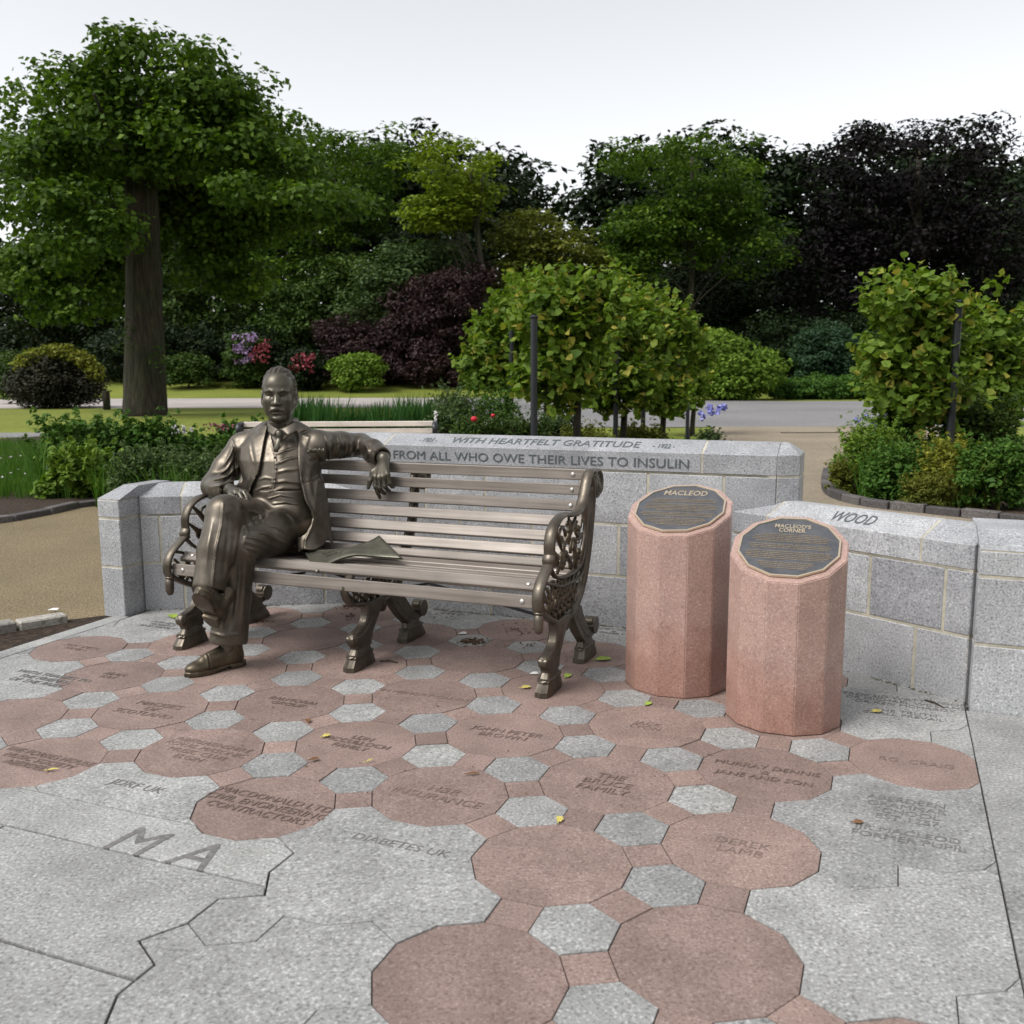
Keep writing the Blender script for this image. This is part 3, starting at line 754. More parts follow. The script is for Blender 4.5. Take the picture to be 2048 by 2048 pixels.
def end_frame(root, u, mat, arm=True, mats=None):
    side = 1
    Lm = Matrix.Translation((u, 0, 0))
    f = MB()
    if arm:
        sweep2(f, ARM, 0, .026, .011)
        sweep2(f, [(.054, .575), (.042, .556), (.05, .535)], 0, .03, .016, 4)
        f.tube([V3(0, -.072, .372), V3(0, -.077, .335), V3(0, -.078, .30), V3(0, -.074, .282)], [.015, .021, .020, .014], 10)
        f.tube([V3(0, -.071, .368), V3(0, -.071, .360)], .024, 10)
    else:
        sweep2(f, [(.30, .405), (.20, .412), (.10, .432), (.02, .438), (-.035, .42), (-.062, .39), (-.055, .345), (-.02, .305)], 0, .022, .011)
    sweep2(f, BACK if arm else MIDB, 0, .021, .014)
    if not arm:
        sweep2(f, [(.44, .41), (.45, .35), (.42, .30), (.33, .268), (.22, .262), (.12, .275), (.04, .292), (-.02, .305)], 0, .021, .013)
        sweep2(f, [(.30, .405), (.38, .41), (.44, .41)], 0, .02, .012)
    # scroll at the head of the back
    sweep2(f, spiral((.697, .802), .074, .018, 1.35, R(150), 26, -1), 0, .024, .010, 1, 8, False)
    f.tube([V3(-.014, .697, .802), V3(.014, .697, .802)], .064, 14)
    f.tube([V3(-.02, .697, .802), V3(.022, .697, .802)], .022, 10)
    # double rib down the stile
    if arm:
        sweep2(f, [(.585, .80), (.575, .70), (.55, .60), (.515, .51), (.44, .455), (.33, .445), (.22, .452), (.12, .475), (.05, .53)], 0, .014, .008)
        sweep2(f, [(.615, .80), (.603, .70), (.58, .60), (.545, .50), (.49, .42), (.42, .405), (.30, .41), (.18, .42), (.06, .455), (-.02, .478)], 0, .014, .008)
        web = [(.60, .86), (.632, .80), (.622, .70), (.597, .60), (.56, .50), (.52, .43), (.43, .435), (.47, .50), (.52, .58), (.535, .64), (.50, .69), (.53, .77)]
    else:
        web = [(.60, .86), (.632, .80), (.622, .70), (.597, .60), (.56, .51), (.50, .43), (.44, .42), (.50, .52), (.545, .60), (.575, .70), (.585, .80)]
    f.prism(web, -.008, .008, lambda a, b, h: V3(h, a, b))
    fr = f.build('end_frame', mat, root, True, Lm)
    # pierced ornament
    s = MB()
    th = dict(hw=.008, ht=.0065, seg=6)
    if arm:
        for c, r, a, t, d in (((.20, .625), .055, 0, 1.1, 1), ((.31, .645), .045, 2.5, 1.1, -1), ((.255, .545), .05, 1.2, 1.2, 1), ((.37, .56), .05, 3.6, 1.1, -1), ((.155, .545), .04, .4, 1, -1), ((.43, .63), .042, 2, 1, 1), ((.345, .485), .035, 1, 1, 1), ((.45, .52), .035, 0, 1, -1), ((.22, .50), .025, 0, 1, 1)):
            sweep2(s, spiral(c, r, .008, t, a, 14, d), n=1, smooth=False, **th); s.ball((0, *c), .013, 6, 5, (.8, 1, 1))
        for a, b in (((.10, .69), (.20, .58)), ((.20, .58), (.36, .47)), ((.15, .48), (.25, .60)), ((.25, .60), (.40, .69)), ((.40, .45), (.37, .58)), ((.37, .58), (.50, .60)), ((.08, .60), (.16, .52)), ((.30, .70), (.30, .58))):
            s.tube([V3(0, *a), V3(0, (a[0] + b[0]) / 2 + .012, (a[1] + b[1]) / 2), V3(0, *b)], [.006, .014, .006], 6)
    # lower lattice: crossing bars with bosses
    zt = .455 if arm else .40
    for k in range(9):
        a = -.05 + k * .055
        for sg in (1, -1):
            p0, p1 = (a, .29), (a + sg * .15, zt - .01)
            pts = [q for q in [(p0[0] + (p1[0] - p0[0]) * t / 10, p0[1] + (p1[1] - p0[1]) * t / 10) for t in range(11)] if -.07 < q[0] < .44 and q[1] > .262 + max(0, .13 - q[0]) * .42 + max(0, q[0] - .33) * .8 and q[1] < (zt - .0 if q[0] > .02 else .47)]
            if len(pts) > 2: s.tube([V3(0, *pts[0]), V3(0, *pts[-1])], .0075, 6)
    for k in range(7):
        for j in range(3):
            q = (-.01 + k * .062 + (j % 2) * .031, .305 + j * .05)
            if q[0] < .40 and q[1] > .28 + max(0, .13 - q[0]) * .42 + max(0, q[0] - .33) * .8 and q[1] < zt: s.ball((0, *q), .017, 6, 5, (.6, 1, 1))
    s.ball((0, .19, .255), .035, 8, 6, (.6, 1.3, .8)); s.ball((0, .27, .235), .03, 8, 6, (.6, 1, 1.1))
    so_ = s.build('scrollwork', M['bronze_dark'] if mat is not M['black_iron'] else mat, fr, True)
    for name, pts, foot in (('front_leg', outline_leg_front(), (-.058, .152, .0, .118, .095)), ('back_leg', outline_leg_back(), (.445, .665, .485, .605, .098))):
        g = MB()
        P = [Vector((a, b, 0)) for a, b in pts]
        P = curve_pts(P + [P[0]], 3)[:-1]
        g.prism([(p.x, p.y) for p in P], -.022, .022, lambda a, b, h: V3(h, a, b), .006)
        if name == 'front_leg':
            g.tube([V3(0, .165, .26), V3(0, .145, .215), V3(0, .10, .175), V3(0, .05, .15), V3(0, .0, .145)], .026, 8); g.ball((0, -.004, .143), .031, 10, 8, (.95, 1, .9)); g.ball((0, .06, .098), .03, 8, 6, (.8, 1.4, .6))
        else:
            g.tube([V3(0, .36, .245), V3(0, .43, .18), V3(0, .50, .125), V3(0, .57, .10)], .024, 8); g.tube([V3(-.028, .645, .135), V3(.028, .645, .135)], .042, 12)
        lo = g.build(name, mat, root, False, Lm)
        fo = foot_mb(*foot).build('foot', mat, lo, False)
    return fr
SLATS = [((.595, .856), .050, 88), ((.583, .786), .049, 86), ((.564, .713), .051, 76), ((.533, .644), .051, 66), ((.502, .576), .051, 63), ((.466, .513), .051, 58), ((.425, .463), .046, 40),
         ((.352, .440), .056, 9), ((.280, .434), .056, 2), ((.207, .437), .056, -4), ((.128, .446), .062, -7), ((.012, .452), .054, 32), ((-.058, .402), .054, 80)]
def make_bench(name, label, cat, Mx, mat_frame, mat_slat, mat_bolt, group=None, detail=True):
    root = empty(name, Mx, label, cat, group)
    U0, U1 = -1.871, 0.0
    end_frame(root, 0.0, mat_frame); end_frame(root, U0, mat_frame); 
    if detail: end_frame(root, (U0 + U1) / 2 + .02, mat_frame, False)
    for (c, w, ang) in SLATS:
        m = MB(); m.box(U0 + .012, U1 - .012, -w / 2, w / 2, -.011, .011, .0035)
        a = R(ang)
        # local x along the bench, y along the slat's width
        n = Matrix.Translation((0, c[0], c[1])) @ Matrix.Rotation(a, 4, 'X')
        s = m.build('slat', mat_slat, root, False, n)
        up = n.to_3x3() @ Vector((0, 0, 1)); sgn = 1
        pass
        for u in (U0 + .075, U1 - .075):
            bl = MB(); bl.ball((u, 0, sgn * .0115), .0115, 10, 6, (1, 1, .5)); bl.build('bolt_head', mat_bolt, s, True)
    if detail:
        for u0, z0, u1, z1, v in ((-.06, .285, -.60, .385, .16), (U0 + .06, .285, U0 + .60, .385, .16), (-.91, .30, -.45, .405, .30), (-.91, .30, -1.40, .405, .30)):
            m = MB(); m.tube([V3(u0, v, z0), V3(u1, v, z1)], 1, 4, True, flat=(.018, .006), axis=(0, 1, .1)); m.build('brace', M['black_iron'], root)
    return root
bench = make_bench('bronze_bench', 'long bronze park bench with scrolled ends, the seated statue at its left end', 'bench', BM, M['bronze'], M['slat'], M['bolt'])
# a second bench stands with its back to the memorial wall
p = at(866, 866, 9.9); p.z = 0
ax = Vector((-1, -0.04, 0)).normalized(); ay = Vector((-ax.y, ax.x, 0))
far_bench = make_bench('park_bench', 'pale slatted park bench with black ends seen over the memorial wall', 'bench', Matrix(((ax.x, ay.x, 0, 0), (ax.y, ay.y, 0, 0), (0, 0, 1, 0), (0, 0, 0, 1))), M['black_iron'], M['cream_slat'], M['black_iron'], detail=False)
far_bench.location = p + ax * 1.871 + Vector((.05, 0, -.03))

# ================================================================== PILLARS
def pillar(cx, cy, off, zc, gx, gy, label, heads, rows):
    Rr = .2195
    root = empty('pillar', Matrix.Translation((cx, cy, 0)), label, 'pillar', 'pink granite pillars with plaques')
    top = lambda x, y: zc + (gx * x + gy * y) / Rr
    pts = [(Rr * math.cos(R(off + 30 * k)), Rr * math.sin(R(off + 30 * k))) for k in range(12)]
    t = bmesh.new()
    lo = [t.verts.new((x, y, 0.0)) for x, y in pts]; hi = [t.verts.new((x, y, top(x, y))) for x, y in pts]
    t.faces.new(lo[::-1]); t.faces.new(hi)
    for i in range(12): t.faces.new((lo[i], lo[(i + 1) % 12], hi[(i + 1) % 12], hi[i]))
    bmesh.ops.recalc_face_normals(t, faces=t.faces)
    bmesh.ops.bevel(t, geom=list(t.edges), offset=.0035, segments=2, affect='EDGES')
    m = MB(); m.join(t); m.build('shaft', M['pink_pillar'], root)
    # plaque lies on the sloping top
    nrm = Vector((-gx / Rr, -gy / Rr, 1)).normalized()
    xa = BU; xa = (xa - nrm * xa.dot(nrm)).normalized(); ya = nrm.cross(xa)
    fm = frame((0, 0, zc + .0005), xa, ya)
    rp = .190; st = 1.0 / nrm.z
    def oval(r, h):
        out = []
        for k in range(12):
            a = R(off + 30 * k); q = Vector((r * math.cos(a), r * math.sin(a), 0)); q.z = (gx * q.x + gy * q.y) / Rr
            out.append((q.dot(xa), q.dot(ya), h))
        return out
    th = .011
    A, B_, C, D = oval(rp, 0), oval(rp, th), oval(rp - .006, th), oval(rp - .007, th - .0025)
    mesh = mesh_obj('plaque', A + B_ + C + D, [], None, root)
    bpy.data.objects.remove(mesh)
    base = mesh_obj('plaque', A + [(x, y, th - .003) for x, y, _ in oval(rp, 0)], [list(range(12, 24)), list(range(11, -1, -1))] + [(i, (i + 1) % 12, 12 + (i + 1) % 12, 12 + i) for i in range(12)], M['plaque'], root, M=fm)
    O1, I1 = oval(rp + .0012, 0), oval(rp - .0055, 0)
    Vr = [(x, y, .003) for x, y, _ in O1] + [(x, y, th) for x, y, _ in O1] + [(x, y, th) for x, y, _ in I1] + [(x, y, th - .0035) for x, y, _ in I1]
    Fr = [(i + 12 * j, (i + 1) % 12 + 12 * j, (i + 1) % 12 + 12 * (j + 1), i + 12 * (j + 1)) for j in range(3) for i in range(12)]
    mesh_obj('rim', Vr, Fr, M['plaque_rim'], base)
    zf = th - .0025
    for body, y, size, w in heads:
        text_obj('raised_lettering', body, size, M['plaque_rim'], base, frame((0, y, zf), (1, 0, 0), (0, 1, 0)), width=w, extrude=.0012, bold=.0006)
    # rows of small raised lettering, too small to read: word by word, letter by letter
    Vs, Fs = [], []
    for y, w in rows:
        x = -w / 2 + random.uniform(-.004, .004); end = w / 2 + random.uniform(-.006, .006)
        while x < end:
            wl = random.randint(2, 8)
            for _ in range(wl):
                if x > end: break
                lw_ = random.uniform(.0021, .0032); hh = random.choice((.0044, .0044, .0062))
                k = len(Vs)
                Vs += [(x, y, zf + .0009), (x + lw_, y, zf + .0009), (x + lw_, y + hh, zf + .0009), (x, y + hh, zf + .0009), (x, y, zf - .001), (x + lw_, y, zf - .001), (x + lw_, y + hh, zf - .001), (x, y + hh, zf - .001)]
                Fs += [(k, k + 1, k + 2, k + 3), (k, k + 4, k + 5, k + 1), (k + 1, k + 5, k + 6, k + 2), (k + 2, k + 6, k + 7, k + 3), (k + 3, k + 7, k + 4, k)]
                x += lw_ + .0009
            x += .0034
    tag(mesh_obj('small_lettering', Vs, Fs, M['plaque_small'], base), kind='stuff')
    return root
# polished granite of the pillars, damp-stained towards the foot
m_, nt_, b_ = new_mat('pink_granite_pillar')
vec_, rnd_ = obj_coords(nt_)
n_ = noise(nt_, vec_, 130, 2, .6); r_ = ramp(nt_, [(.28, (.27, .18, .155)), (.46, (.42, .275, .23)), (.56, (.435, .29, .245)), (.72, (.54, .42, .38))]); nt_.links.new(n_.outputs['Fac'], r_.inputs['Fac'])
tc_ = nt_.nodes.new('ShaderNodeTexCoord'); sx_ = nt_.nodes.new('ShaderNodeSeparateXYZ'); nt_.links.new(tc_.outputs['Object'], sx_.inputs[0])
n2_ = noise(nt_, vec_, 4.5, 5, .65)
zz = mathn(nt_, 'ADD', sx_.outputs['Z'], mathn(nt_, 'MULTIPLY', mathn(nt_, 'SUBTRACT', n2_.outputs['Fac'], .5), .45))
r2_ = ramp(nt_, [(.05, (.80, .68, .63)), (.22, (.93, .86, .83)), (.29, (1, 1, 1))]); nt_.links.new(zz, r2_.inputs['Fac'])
c_ = mixc(nt_, 1.0, r_.outputs[0], r2_.outputs[0], 'MULTIPLY')
n3_ = noise(nt_, vec_, 9, 4, .6); r3_ = ramp(nt_, [(.3, (.86, .86, .88)), (.7, (1.06, 1.05, 1.05))]); nt_.links.new(n3_.outputs['Fac'], r3_.inputs['Fac'])
c_ = mixc(nt_, 1.0, c_, r3_.outputs[0], 'MULTIPLY')
nt_.links.new(c_, b_.inputs['Base Color']); b_.inputs['Roughness'].default_value = .34
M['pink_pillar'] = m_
def rowset(groups, y0, dy, gap):
    out = []; y = y0
    for g in groups:
        for w in g: out.append((y, w)); y -= dy
        y -= gap
    return out
pillar(.708, 3.956, -1.5, .753, .036, .076, 'pink granite pillar with a slanted plaque headed MACLEOD, the further of two',
       [('MACLEOD', .108, .052, None)] and [('MACLEOD', .108, .058, .185)], [(.150, .16)] + rowset([[.25, .27, .28], [.29, .30, .31, .30, .20], [.30, .31, .28], [.24, .25, .22, .17, .15]], .070, .0125, .010))
pillar(1.052, 3.547, -6.0, .663, .035, .087, "pink granite pillar with a slanted plaque headed MACLEOD'S CORNER, nearest the right wall",
       [("MACLEOD'S", .128, .036, .135), ('CORNER', .098, .036, .10)], rowset([[.22, .27, .29, .29, .26], [.29, .30, .28], [.30, .31, .31, .30, .26], [.20, .21, .18, .15]], .076, .0122, .011))

# ================================================================== NEWSPAPER on the seat
def BL(px, py, v):            # sight line meets the vertical plane v behind the bench front
    d = ray(px, py); o = Vector((0, 0, CAM_H)); n = BV
    t = (BW(0, v) - o).dot(n) / d.dot(n); return BM.inverted() @ (o + d * t)
top = [BL(606, 1101.6, .20), BL(640, 1102, .21), BL(686, 1099, .245), BL(735, 1086, .31), BL(758.6, 1073, .36)]
bot = [BL(632.5, 1147, -.035), BL(653, 1133, .03), BL(683, 1119, .09), BL(714, 1112.5, .13), BL(760, 1115.5, .17), BL(805, 1119, .19)]
def resample(P, n):
    Q = curve_pts(P, 12); L = [0]
    for a, b in zip(Q[:-1], Q[1:]): L.append(L[-1] + (b - a).length)
    out = []
    for k in range(n):
        s = L[-1] * k / (n - 1); i = max(j for j in range(len(L)) if L[j] <= s + 1e-9); i = min(i, len(Q) - 2)
        out.append(Q[i].lerp(Q[i + 1], (s - L[i]) / max(1e-9, L[i + 1] - L[i])))
    return out
NU, NV = 25, 9
T_, B_ = resample(top, NU), resample(bot, NU)
news = empty('newspaper', BM, 'folded bronze newspaper lying across the bench seat beside the statue', 'newspaper')
for lay in range(2):
    Vn = []
    for j in range(NV):
        t = j / (NV - 1)
        for i in range(NU):
            q = T_[i].lerp(B_[i], t); s = i / (NU - 1)
            sag = .012 * math.sin(math.pi * t) * (1 - 2 * abs(s - .5))
            q = q + Vector((0, .006 * lay, -.006 * lay + sag + .004))
            Vn.append(q)
    F_ = [(j * NU + i, j * NU + i + 1, (j + 1) * NU + i + 1, (j + 1) * NU + i) for j in range(NV - 1) for i in range(NU - 1)]
    o = mesh_obj('sheet', Vn, F_, M['bronze_green'], news, True)
    sm = o.modifiers.new('thick', 'SOLIDIFY'); sm.thickness = .003
# raised masthead scribble and column rules on the upper sheet
def on_news(s, t, lift=.0035):
    x = s * (NU - 1); i = min(int(x), NU - 2); f = x - i
    q = T_[i].lerp(T_[i + 1], f).lerp(B_[i].lerp(B_[i + 1], f), t)
    return q + Vector((0, -.002, .004 + .012 * math.sin(math.pi * t) * (1 - 2 * abs(s - .5)) + lift))
nb_ = MB()
for row, (s0, s1, t0_) in enumerate(((.20, .36, .38), (.22, .42, .58))):
    pts = [on_news(s0 + (s1 - s0) * k / 30, t0_ + .10 * math.sin(k * 2.3) * (1 if k % 4 else .3)) for k in range(31)]
    nb_.tube(pts, .0022, 5)
for s in (.06, .12, .17, .52, .62, .72, .82, .92):
    nb_.tube([on_news(s, .08, .002), on_news(s, .5, .002), on_news(s, .93, .002)], .0012, 4)
for t in (.12, .88):
    nb_.tube([on_news(.03 + .94 * k / 14, t, .002) for k in range(15)], .0012, 4)
nb_.build('raised_print', M['bronze_green'], news)
# ================================================================== STATUE
# sculpted as distance fields in the bench's own frame (u along the bench, v back, z up), then skinned with quads
class Field:
    def __init__(s, ax):
        s.ax = [np.asarray(a, np.float32) for a in ax]
        s.d = np.full([len(a) for a in s.ax], 0.5, np.float32)
    def sub(s, lo, hi, m):
        sl = []
        for a, l, h in zip(s.ax, lo, hi):
            i0 = max(int(np.searchsorted(a, l - m)) - 1, 0); i1 = min(int(np.searchsorted(a, h + m)) + 1, len(a))
            sl.append(slice(i0, max(i1, i0)))
        return tuple(sl)
    def grid(s, sl):
        return s.ax[0][sl[0]][:, None, None], s.ax[1][sl[1]][None, :, None], s.ax[2][sl[2]][None, None, :]
    def put(s, sl, v, k=0.0, op='add'):
        a = s.d[sl]
        if op == 'sub':
            if k > 0: h = np.clip(.5 - .5 * (a + v) / k, 0, 1); s.d[sl] = a + (-v - a) * h + k * h * (1 - h)
            else: s.d[sl] = np.maximum(a, -v)
        elif op == 'and': s.d[sl] = np.maximum(a, v)
        else:
            if k > 0: h = np.clip(.5 + .5 * (a - v) / k, 0, 1); s.d[sl] = a + (v - a) * h - k * h * (1 - h)
            else: s.d[sl] = np.minimum(a, v)
    def cone(s, a, b, ra, rb, k=.015, op='add', sq=None):
        """tapered capsule; sq=(direction, factor) flattens the section"""
        a, b = np.array(a, float), np.array(b, float); m = max(ra, rb) + .03 + k
        sl = s.sub(np.minimum(a, b), np.maximum(a, b), m)
        if min(q.stop - q.start for q in sl) <= 0: return
        X, Y, Z = s.grid(sl); d = b - a; L2 = (d @ d) or 1e-9
        px, py, pz = X - a[0], Y - a[1], Z - a[2]
        t = np.clip((px * d[0] + py * d[1] + pz * d[2]) / L2, 0, 1)
        qx, qy, qz = px - t * d[0], py - t * d[1], pz - t * d[2]
        r2 = qx * qx + qy * qy + qz * qz
        if sq is not None:
            n = np.array(sq[0], float); n /= np.linalg.norm(n); e = qx * n[0] + qy * n[1] + qz * n[2]
            r2 = r2 + e * e * (1 / sq[1] ** 2 - 1)
        s.put(sl, np.sqrt(r2) - (ra + (rb - ra) * t), k, op)
    def chain(s, P, rr, k=.012, op='add', sq=None):
        for i in range(len(P) - 1): s.cone(P[i], P[i + 1], rr[i], rr[i + 1], k, op, sq)
    def ell(s, c, r, k=.015, op='add', B=None):
        """ellipsoid; B: 3x3 whose rows are its axes"""
        c = np.array(c, float); r = np.array(r, float); m = float(r.max())
        sl = s.sub(c - m, c + m, .03 + k)
        if min(q.stop - q.start for q in sl) <= 0: return
        X, Y, Z = s.grid(sl); x, y, z = X - c[0], Y - c[1], Z - c[2]
        if B is not None: x, y, z = [B[i][0] * x + B[i][1] * y + B[i][2] * z for i in range(3)]
        k0 = np.sqrt((x / r[0]) ** 2 + (y / r[1]) ** 2 + (z / r[2]) ** 2) + 1e-6
        k1 = np.sqrt((x / r[0] ** 2) ** 2 + (y / r[1] ** 2) ** 2 + (z / r[2] ** 2) ** 2) + 1e-6
        s.put(sl, k0 * (k0 - 1) / k1, k, op)
    def loft(s, secs, k=.02, yaw=0.0, e=2.3, op='add'):
        """stack of rounded sections (z, cu, cv, half width, half depth)"""
        A = np.array(secs, float); c, sn = math.cos(yaw), math.sin(yaw)
        lo = [(A[:, 1] - A[:, 3:5].max(1)).min(), (A[:, 2] - A[:, 3:5].max(1)).min(), A[0, 0]]; hi = [(A[:, 1] + A[:, 3:5].max(1)).max(), (A[:, 2] + A[:, 3:5].max(1)).max(), A[-1, 0]]
        sl = s.sub(lo, hi, .05); X, Y, Z = s.grid(sl); z = Z[0, 0]
        f = lambda j: np.interp(z, A[:, 0], A[:, j])[None, None, :]
        x, y = X - f(1), Y - f(2); x, y = c * x + sn * y, -sn * x + c * y
        g = (np.abs(x / f(3)) ** e + np.abs(y / f(4)) ** e) ** (1 / e)
        d = (g - 1) * np.minimum(f(3), f(4))
        d = np.maximum(d, np.maximum(A[0, 0] - Z, Z - A[-1, 0]))
        s.put(sl, d.astype(np.float32), k, op)
    def pix(s, sl):
        """where each grid point appears in the photograph (used to place folds and hems)"""
        X, Y, Z = s.grid(sl)
        wx = BO.x + BU.x * X + BV.x * Y; wy = BO.y + BU.y * X + BV.y * Y; wz = Z - CAM_H
        dp = wy * cp - wz * sp; a = wx / dp; b = (wy * sp + wz * cp) / dp
        return 1024 + FPX * (cr * a + sr * b), 1024 - FPX * (-sr * a + cr * b)
    def band(s, lim=.03):
        w = np.argwhere(np.abs(s.d) < lim)
        lo, hi = w.min(0), w.max(0) + 1
        return tuple(slice(int(a), int(b)) for a, b in zip(lo, hi))
    def folds(s, L):
        for pts, amp, wid in L:
            x0 = min(p[0] for p in pts) - 3 * wid; x1 = max(p[0] for p in pts) + 3 * wid; y0 = min(p[1] for p in pts) - 3 * wid; y1 = max(p[1] for p in pts) + 3 * wid
            if not hasattr(s, '_px'): s._px = s.pix((slice(None),) * 3)
            PX, PY = s._px
            w = np.nonzero((PX > x0) & (PX < x1) & (PY > y0) & (PY < y1) & (np.abs(s.d) < .03))
            if not len(w[0]): continue
            qx, qy = PX[w], PY[w]; best = np.full(qx.shape, 1e9, np.float32); tt = np.zeros_like(best)
            n = len(pts) - 1
            for i in range(n):
                ax_, ay_ = pts[i]; bx_, by_ = pts[i + 1]; dx, dy = bx_ - ax_, by_ - ay_; L2 = dx * dx + dy * dy + 1e-9
                t = np.clip(((qx - ax_) * dx + (qy - ay_) * dy) / L2, 0, 1)
                dd = (qx - ax_ - t * dx) ** 2 + (qy - ay_ - t * dy) ** 2
                m = dd < best; best[m] = dd[m]; tt[m] = ((i + t) / n)[m]
            s.d[w] -= (1.75 * amp * np.exp(-best / max(wid * .78, 2.35) ** 2) * np.sin(np.pi * np.clip(tt * .92 + .04, 0, 1)) ** .6).astype(np.float32)
    def mesh(s):
        """surface nets on a rectilinear grid -> vertices, quads"""
        d = s.d; ins = d < 0
        nx, ny, nz = d.shape
        cnt = np.zeros((nx - 1, ny - 1, nz - 1), np.int8)
        for i in (0, 1):
            for j in (0, 1):
                for k in (0, 1): cnt += ins[i:nx - 1 + i, j:ny - 1 + j, k:nz - 1 + k]
        cells = np.argwhere((cnt > 0) & (cnt < 8)); del cnt
        idx = np.full((nx - 1, ny - 1, nz - 1), -1, np.int32)
        idx[cells[:, 0], cells[:, 1], cells[:, 2]] = np.arange(len(cells))
        acc = np.zeros((len(cells), 3), np.float64); num = np.zeros(len(cells))
        cor = {(i, j, k): d[cells[:, 0] + i, cells[:, 1] + j, cells[:, 2] + k] for i in (0, 1) for j in (0, 1) for k in (0, 1)}
        for c in cor:
            for a in range(3):
                if c[a]: continue
                e = list(c); e[a] = 1; va, vb = cor[c], cor[tuple(e)]
                m = (va < 0) != (vb < 0); t = np.zeros(len(cells)); t[m] = va[m] / (va[m] - vb[m])
                p = np.tile(np.array(c, float), (len(cells), 1)); p[:, a] += t
                acc[m] += p[m]; num[m] += 1
        loc = acc / num[:, None]
        V = np.empty_like(loc)
        for a in range(3):
            A = s.ax[a]; V[:, a] = A[cells[:, a]] + loc[:, a] * (A[cells[:, a] + 1] - A[cells[:, a]])
        Q = []
        for a in range(3):
            b, c = (a + 1) % 3, (a + 2) % 3
            s0 = [slice(None)] * 3; s1 = [slice(None)] * 3; s0[a] = slice(0, -1); s1[a] = slice(1, None)
            x = ins[tuple(s0)] != ins[tuple(s1)]
            E = np.argwhere(x); E = E[(E[:, b] > 0) & (E[:, c] > 0) & (E[:, b] < d.shape[b] - 1) & (E[:, c] < d.shape[c] - 1)]
            def I(db, dc_):
                q = E.copy(); q[:, b] -= db; q[:, c] -= dc_; return idx[q[:, 0], q[:, 1], q[:, 2]]
            f = np.stack([I(1, 1), I(0, 1), I(0, 0), I(1, 0)], 1)
            flip = ~ins[E[:, 0], E[:, 1], E[:, 2]]
            f[flip] = f[flip][:, ::-1]; Q.append(f)
        F = np.concatenate(Q); return V, F[(F >= 0).all(1)]
    def keep_big(s, V, F):
        """only the largest connected piece"""
        par = np.arange(len(V))
        e = np.concatenate([F[:, [0, 1]], F[:, [1, 2]], F[:, [2, 3]]])
        for _ in range(60):
            m = np.minimum(par[e[:, 0]], par[e[:, 1]]); old = par.copy()
            r0, r1 = par[e[:, 0]].copy(), par[e[:, 1]].copy(); np.minimum.at(par, r0, m); np.minimum.at(par, r1, m); par = par[par]; par = par[par]
            if (old == par).all(): break
        big = np.bincount(par).argmax(); f = F[(par[F] == big).all(1)]
        u, inv = np.unique(f, return_inverse=True); return V[u], inv.reshape(f.shape)
    def build(s, name, mat, parent, smooth_it=1):
        V, F = s.mesh(); V, F = s.keep_big(V, F)
        for _ in range(smooth_it):        # a light relax takes the grid's terracing out
            acc = np.zeros_like(V); n = np.zeros(len(V))
            for i in range(4):
                np.add.at(acc, F[:, i], V[F[:, (i + 1) % 4]]); np.add.at(acc, F[:, i], V[F[:, (i + 3) % 4]]); np.add.at(n, F[:, i], 2)
            V = V * .5 + acc / np.maximum(n, 1)[:, None] * .5
        return np_mesh(name, V, F, mat, parent, True)
def axis(lo, hi, step, fine=(), fstep=None):
    out = [lo]
    while out[-1] < hi:
        x = out[-1]; out.append(x + (fstep if any(a - .004 <= x <= b for a, b in fine) else step))
    return out
def poly_sd(PX, PY, pts):
    """signed distance (pixels) to a polygon, negative inside"""
    best = np.full(PX.shape, 1e9, np.float32); ins = np.zeros(PX.shape, bool)
    n = len(pts)
    for i in range(n):
        ax_, ay_ = pts[i]; bx_, by_ = pts[(i + 1) % n]; dx, dy = bx_ - ax_, by_ - ay_
        t = np.clip(((PX - ax_) * dx + (PY - ay_) * dy) / (dx * dx + dy * dy + 1e-9), 0, 1)
        best = np.minimum(best, (PX - ax_ - t * dx) ** 2 + (PY - ay_ - t * dy) ** 2)
        c = (ay_ > PY) != (by_ > PY)
        ins ^= c & (PX < (bx_ - ax_) * (PY - ay_) / (by_ - ay_ + 1e-12) + ax_)
    b = np.sqrt(best); return np.where(ins, -b, b)
statue = empty('statue', BM, 'bronze statue of a suited man sitting cross-legged on the bench, one arm along its back', 'statue')
Rhip, Rknee, Rank = (-1.60, .30, .575), (-1.47, -.15, .705), (-1.44, -.305, .375)
Lhip, Lknee, Lank = (-1.425, .30, .57), (-1.435, -.11, .555), (-1.455, -.19, .10)
Lsh, Lelb, Lwr = (-1.355, .44, .965), (-1.27, .70, .952), (-1.04, .535, .905)
Rsh, Relb, Rwr = (-1.765, .39, .95), (-1.845, .25, .765), (-1.625, .085, .775)
TORSO = [(.50, -1.505, .30, .175, .14), (.60, -1.505, .32, .168, .135), (.70, -1.51, .345, .155, .125), (.80, -1.525, .365, .168, .125), (.90, -1.545, .385, .185, .12), (.96, -1.555, .40, .185, .10), (1.02, -1.553, .41, .12, .072), (1.06, -1.55, .41, .065, .058)]
YAW = .13
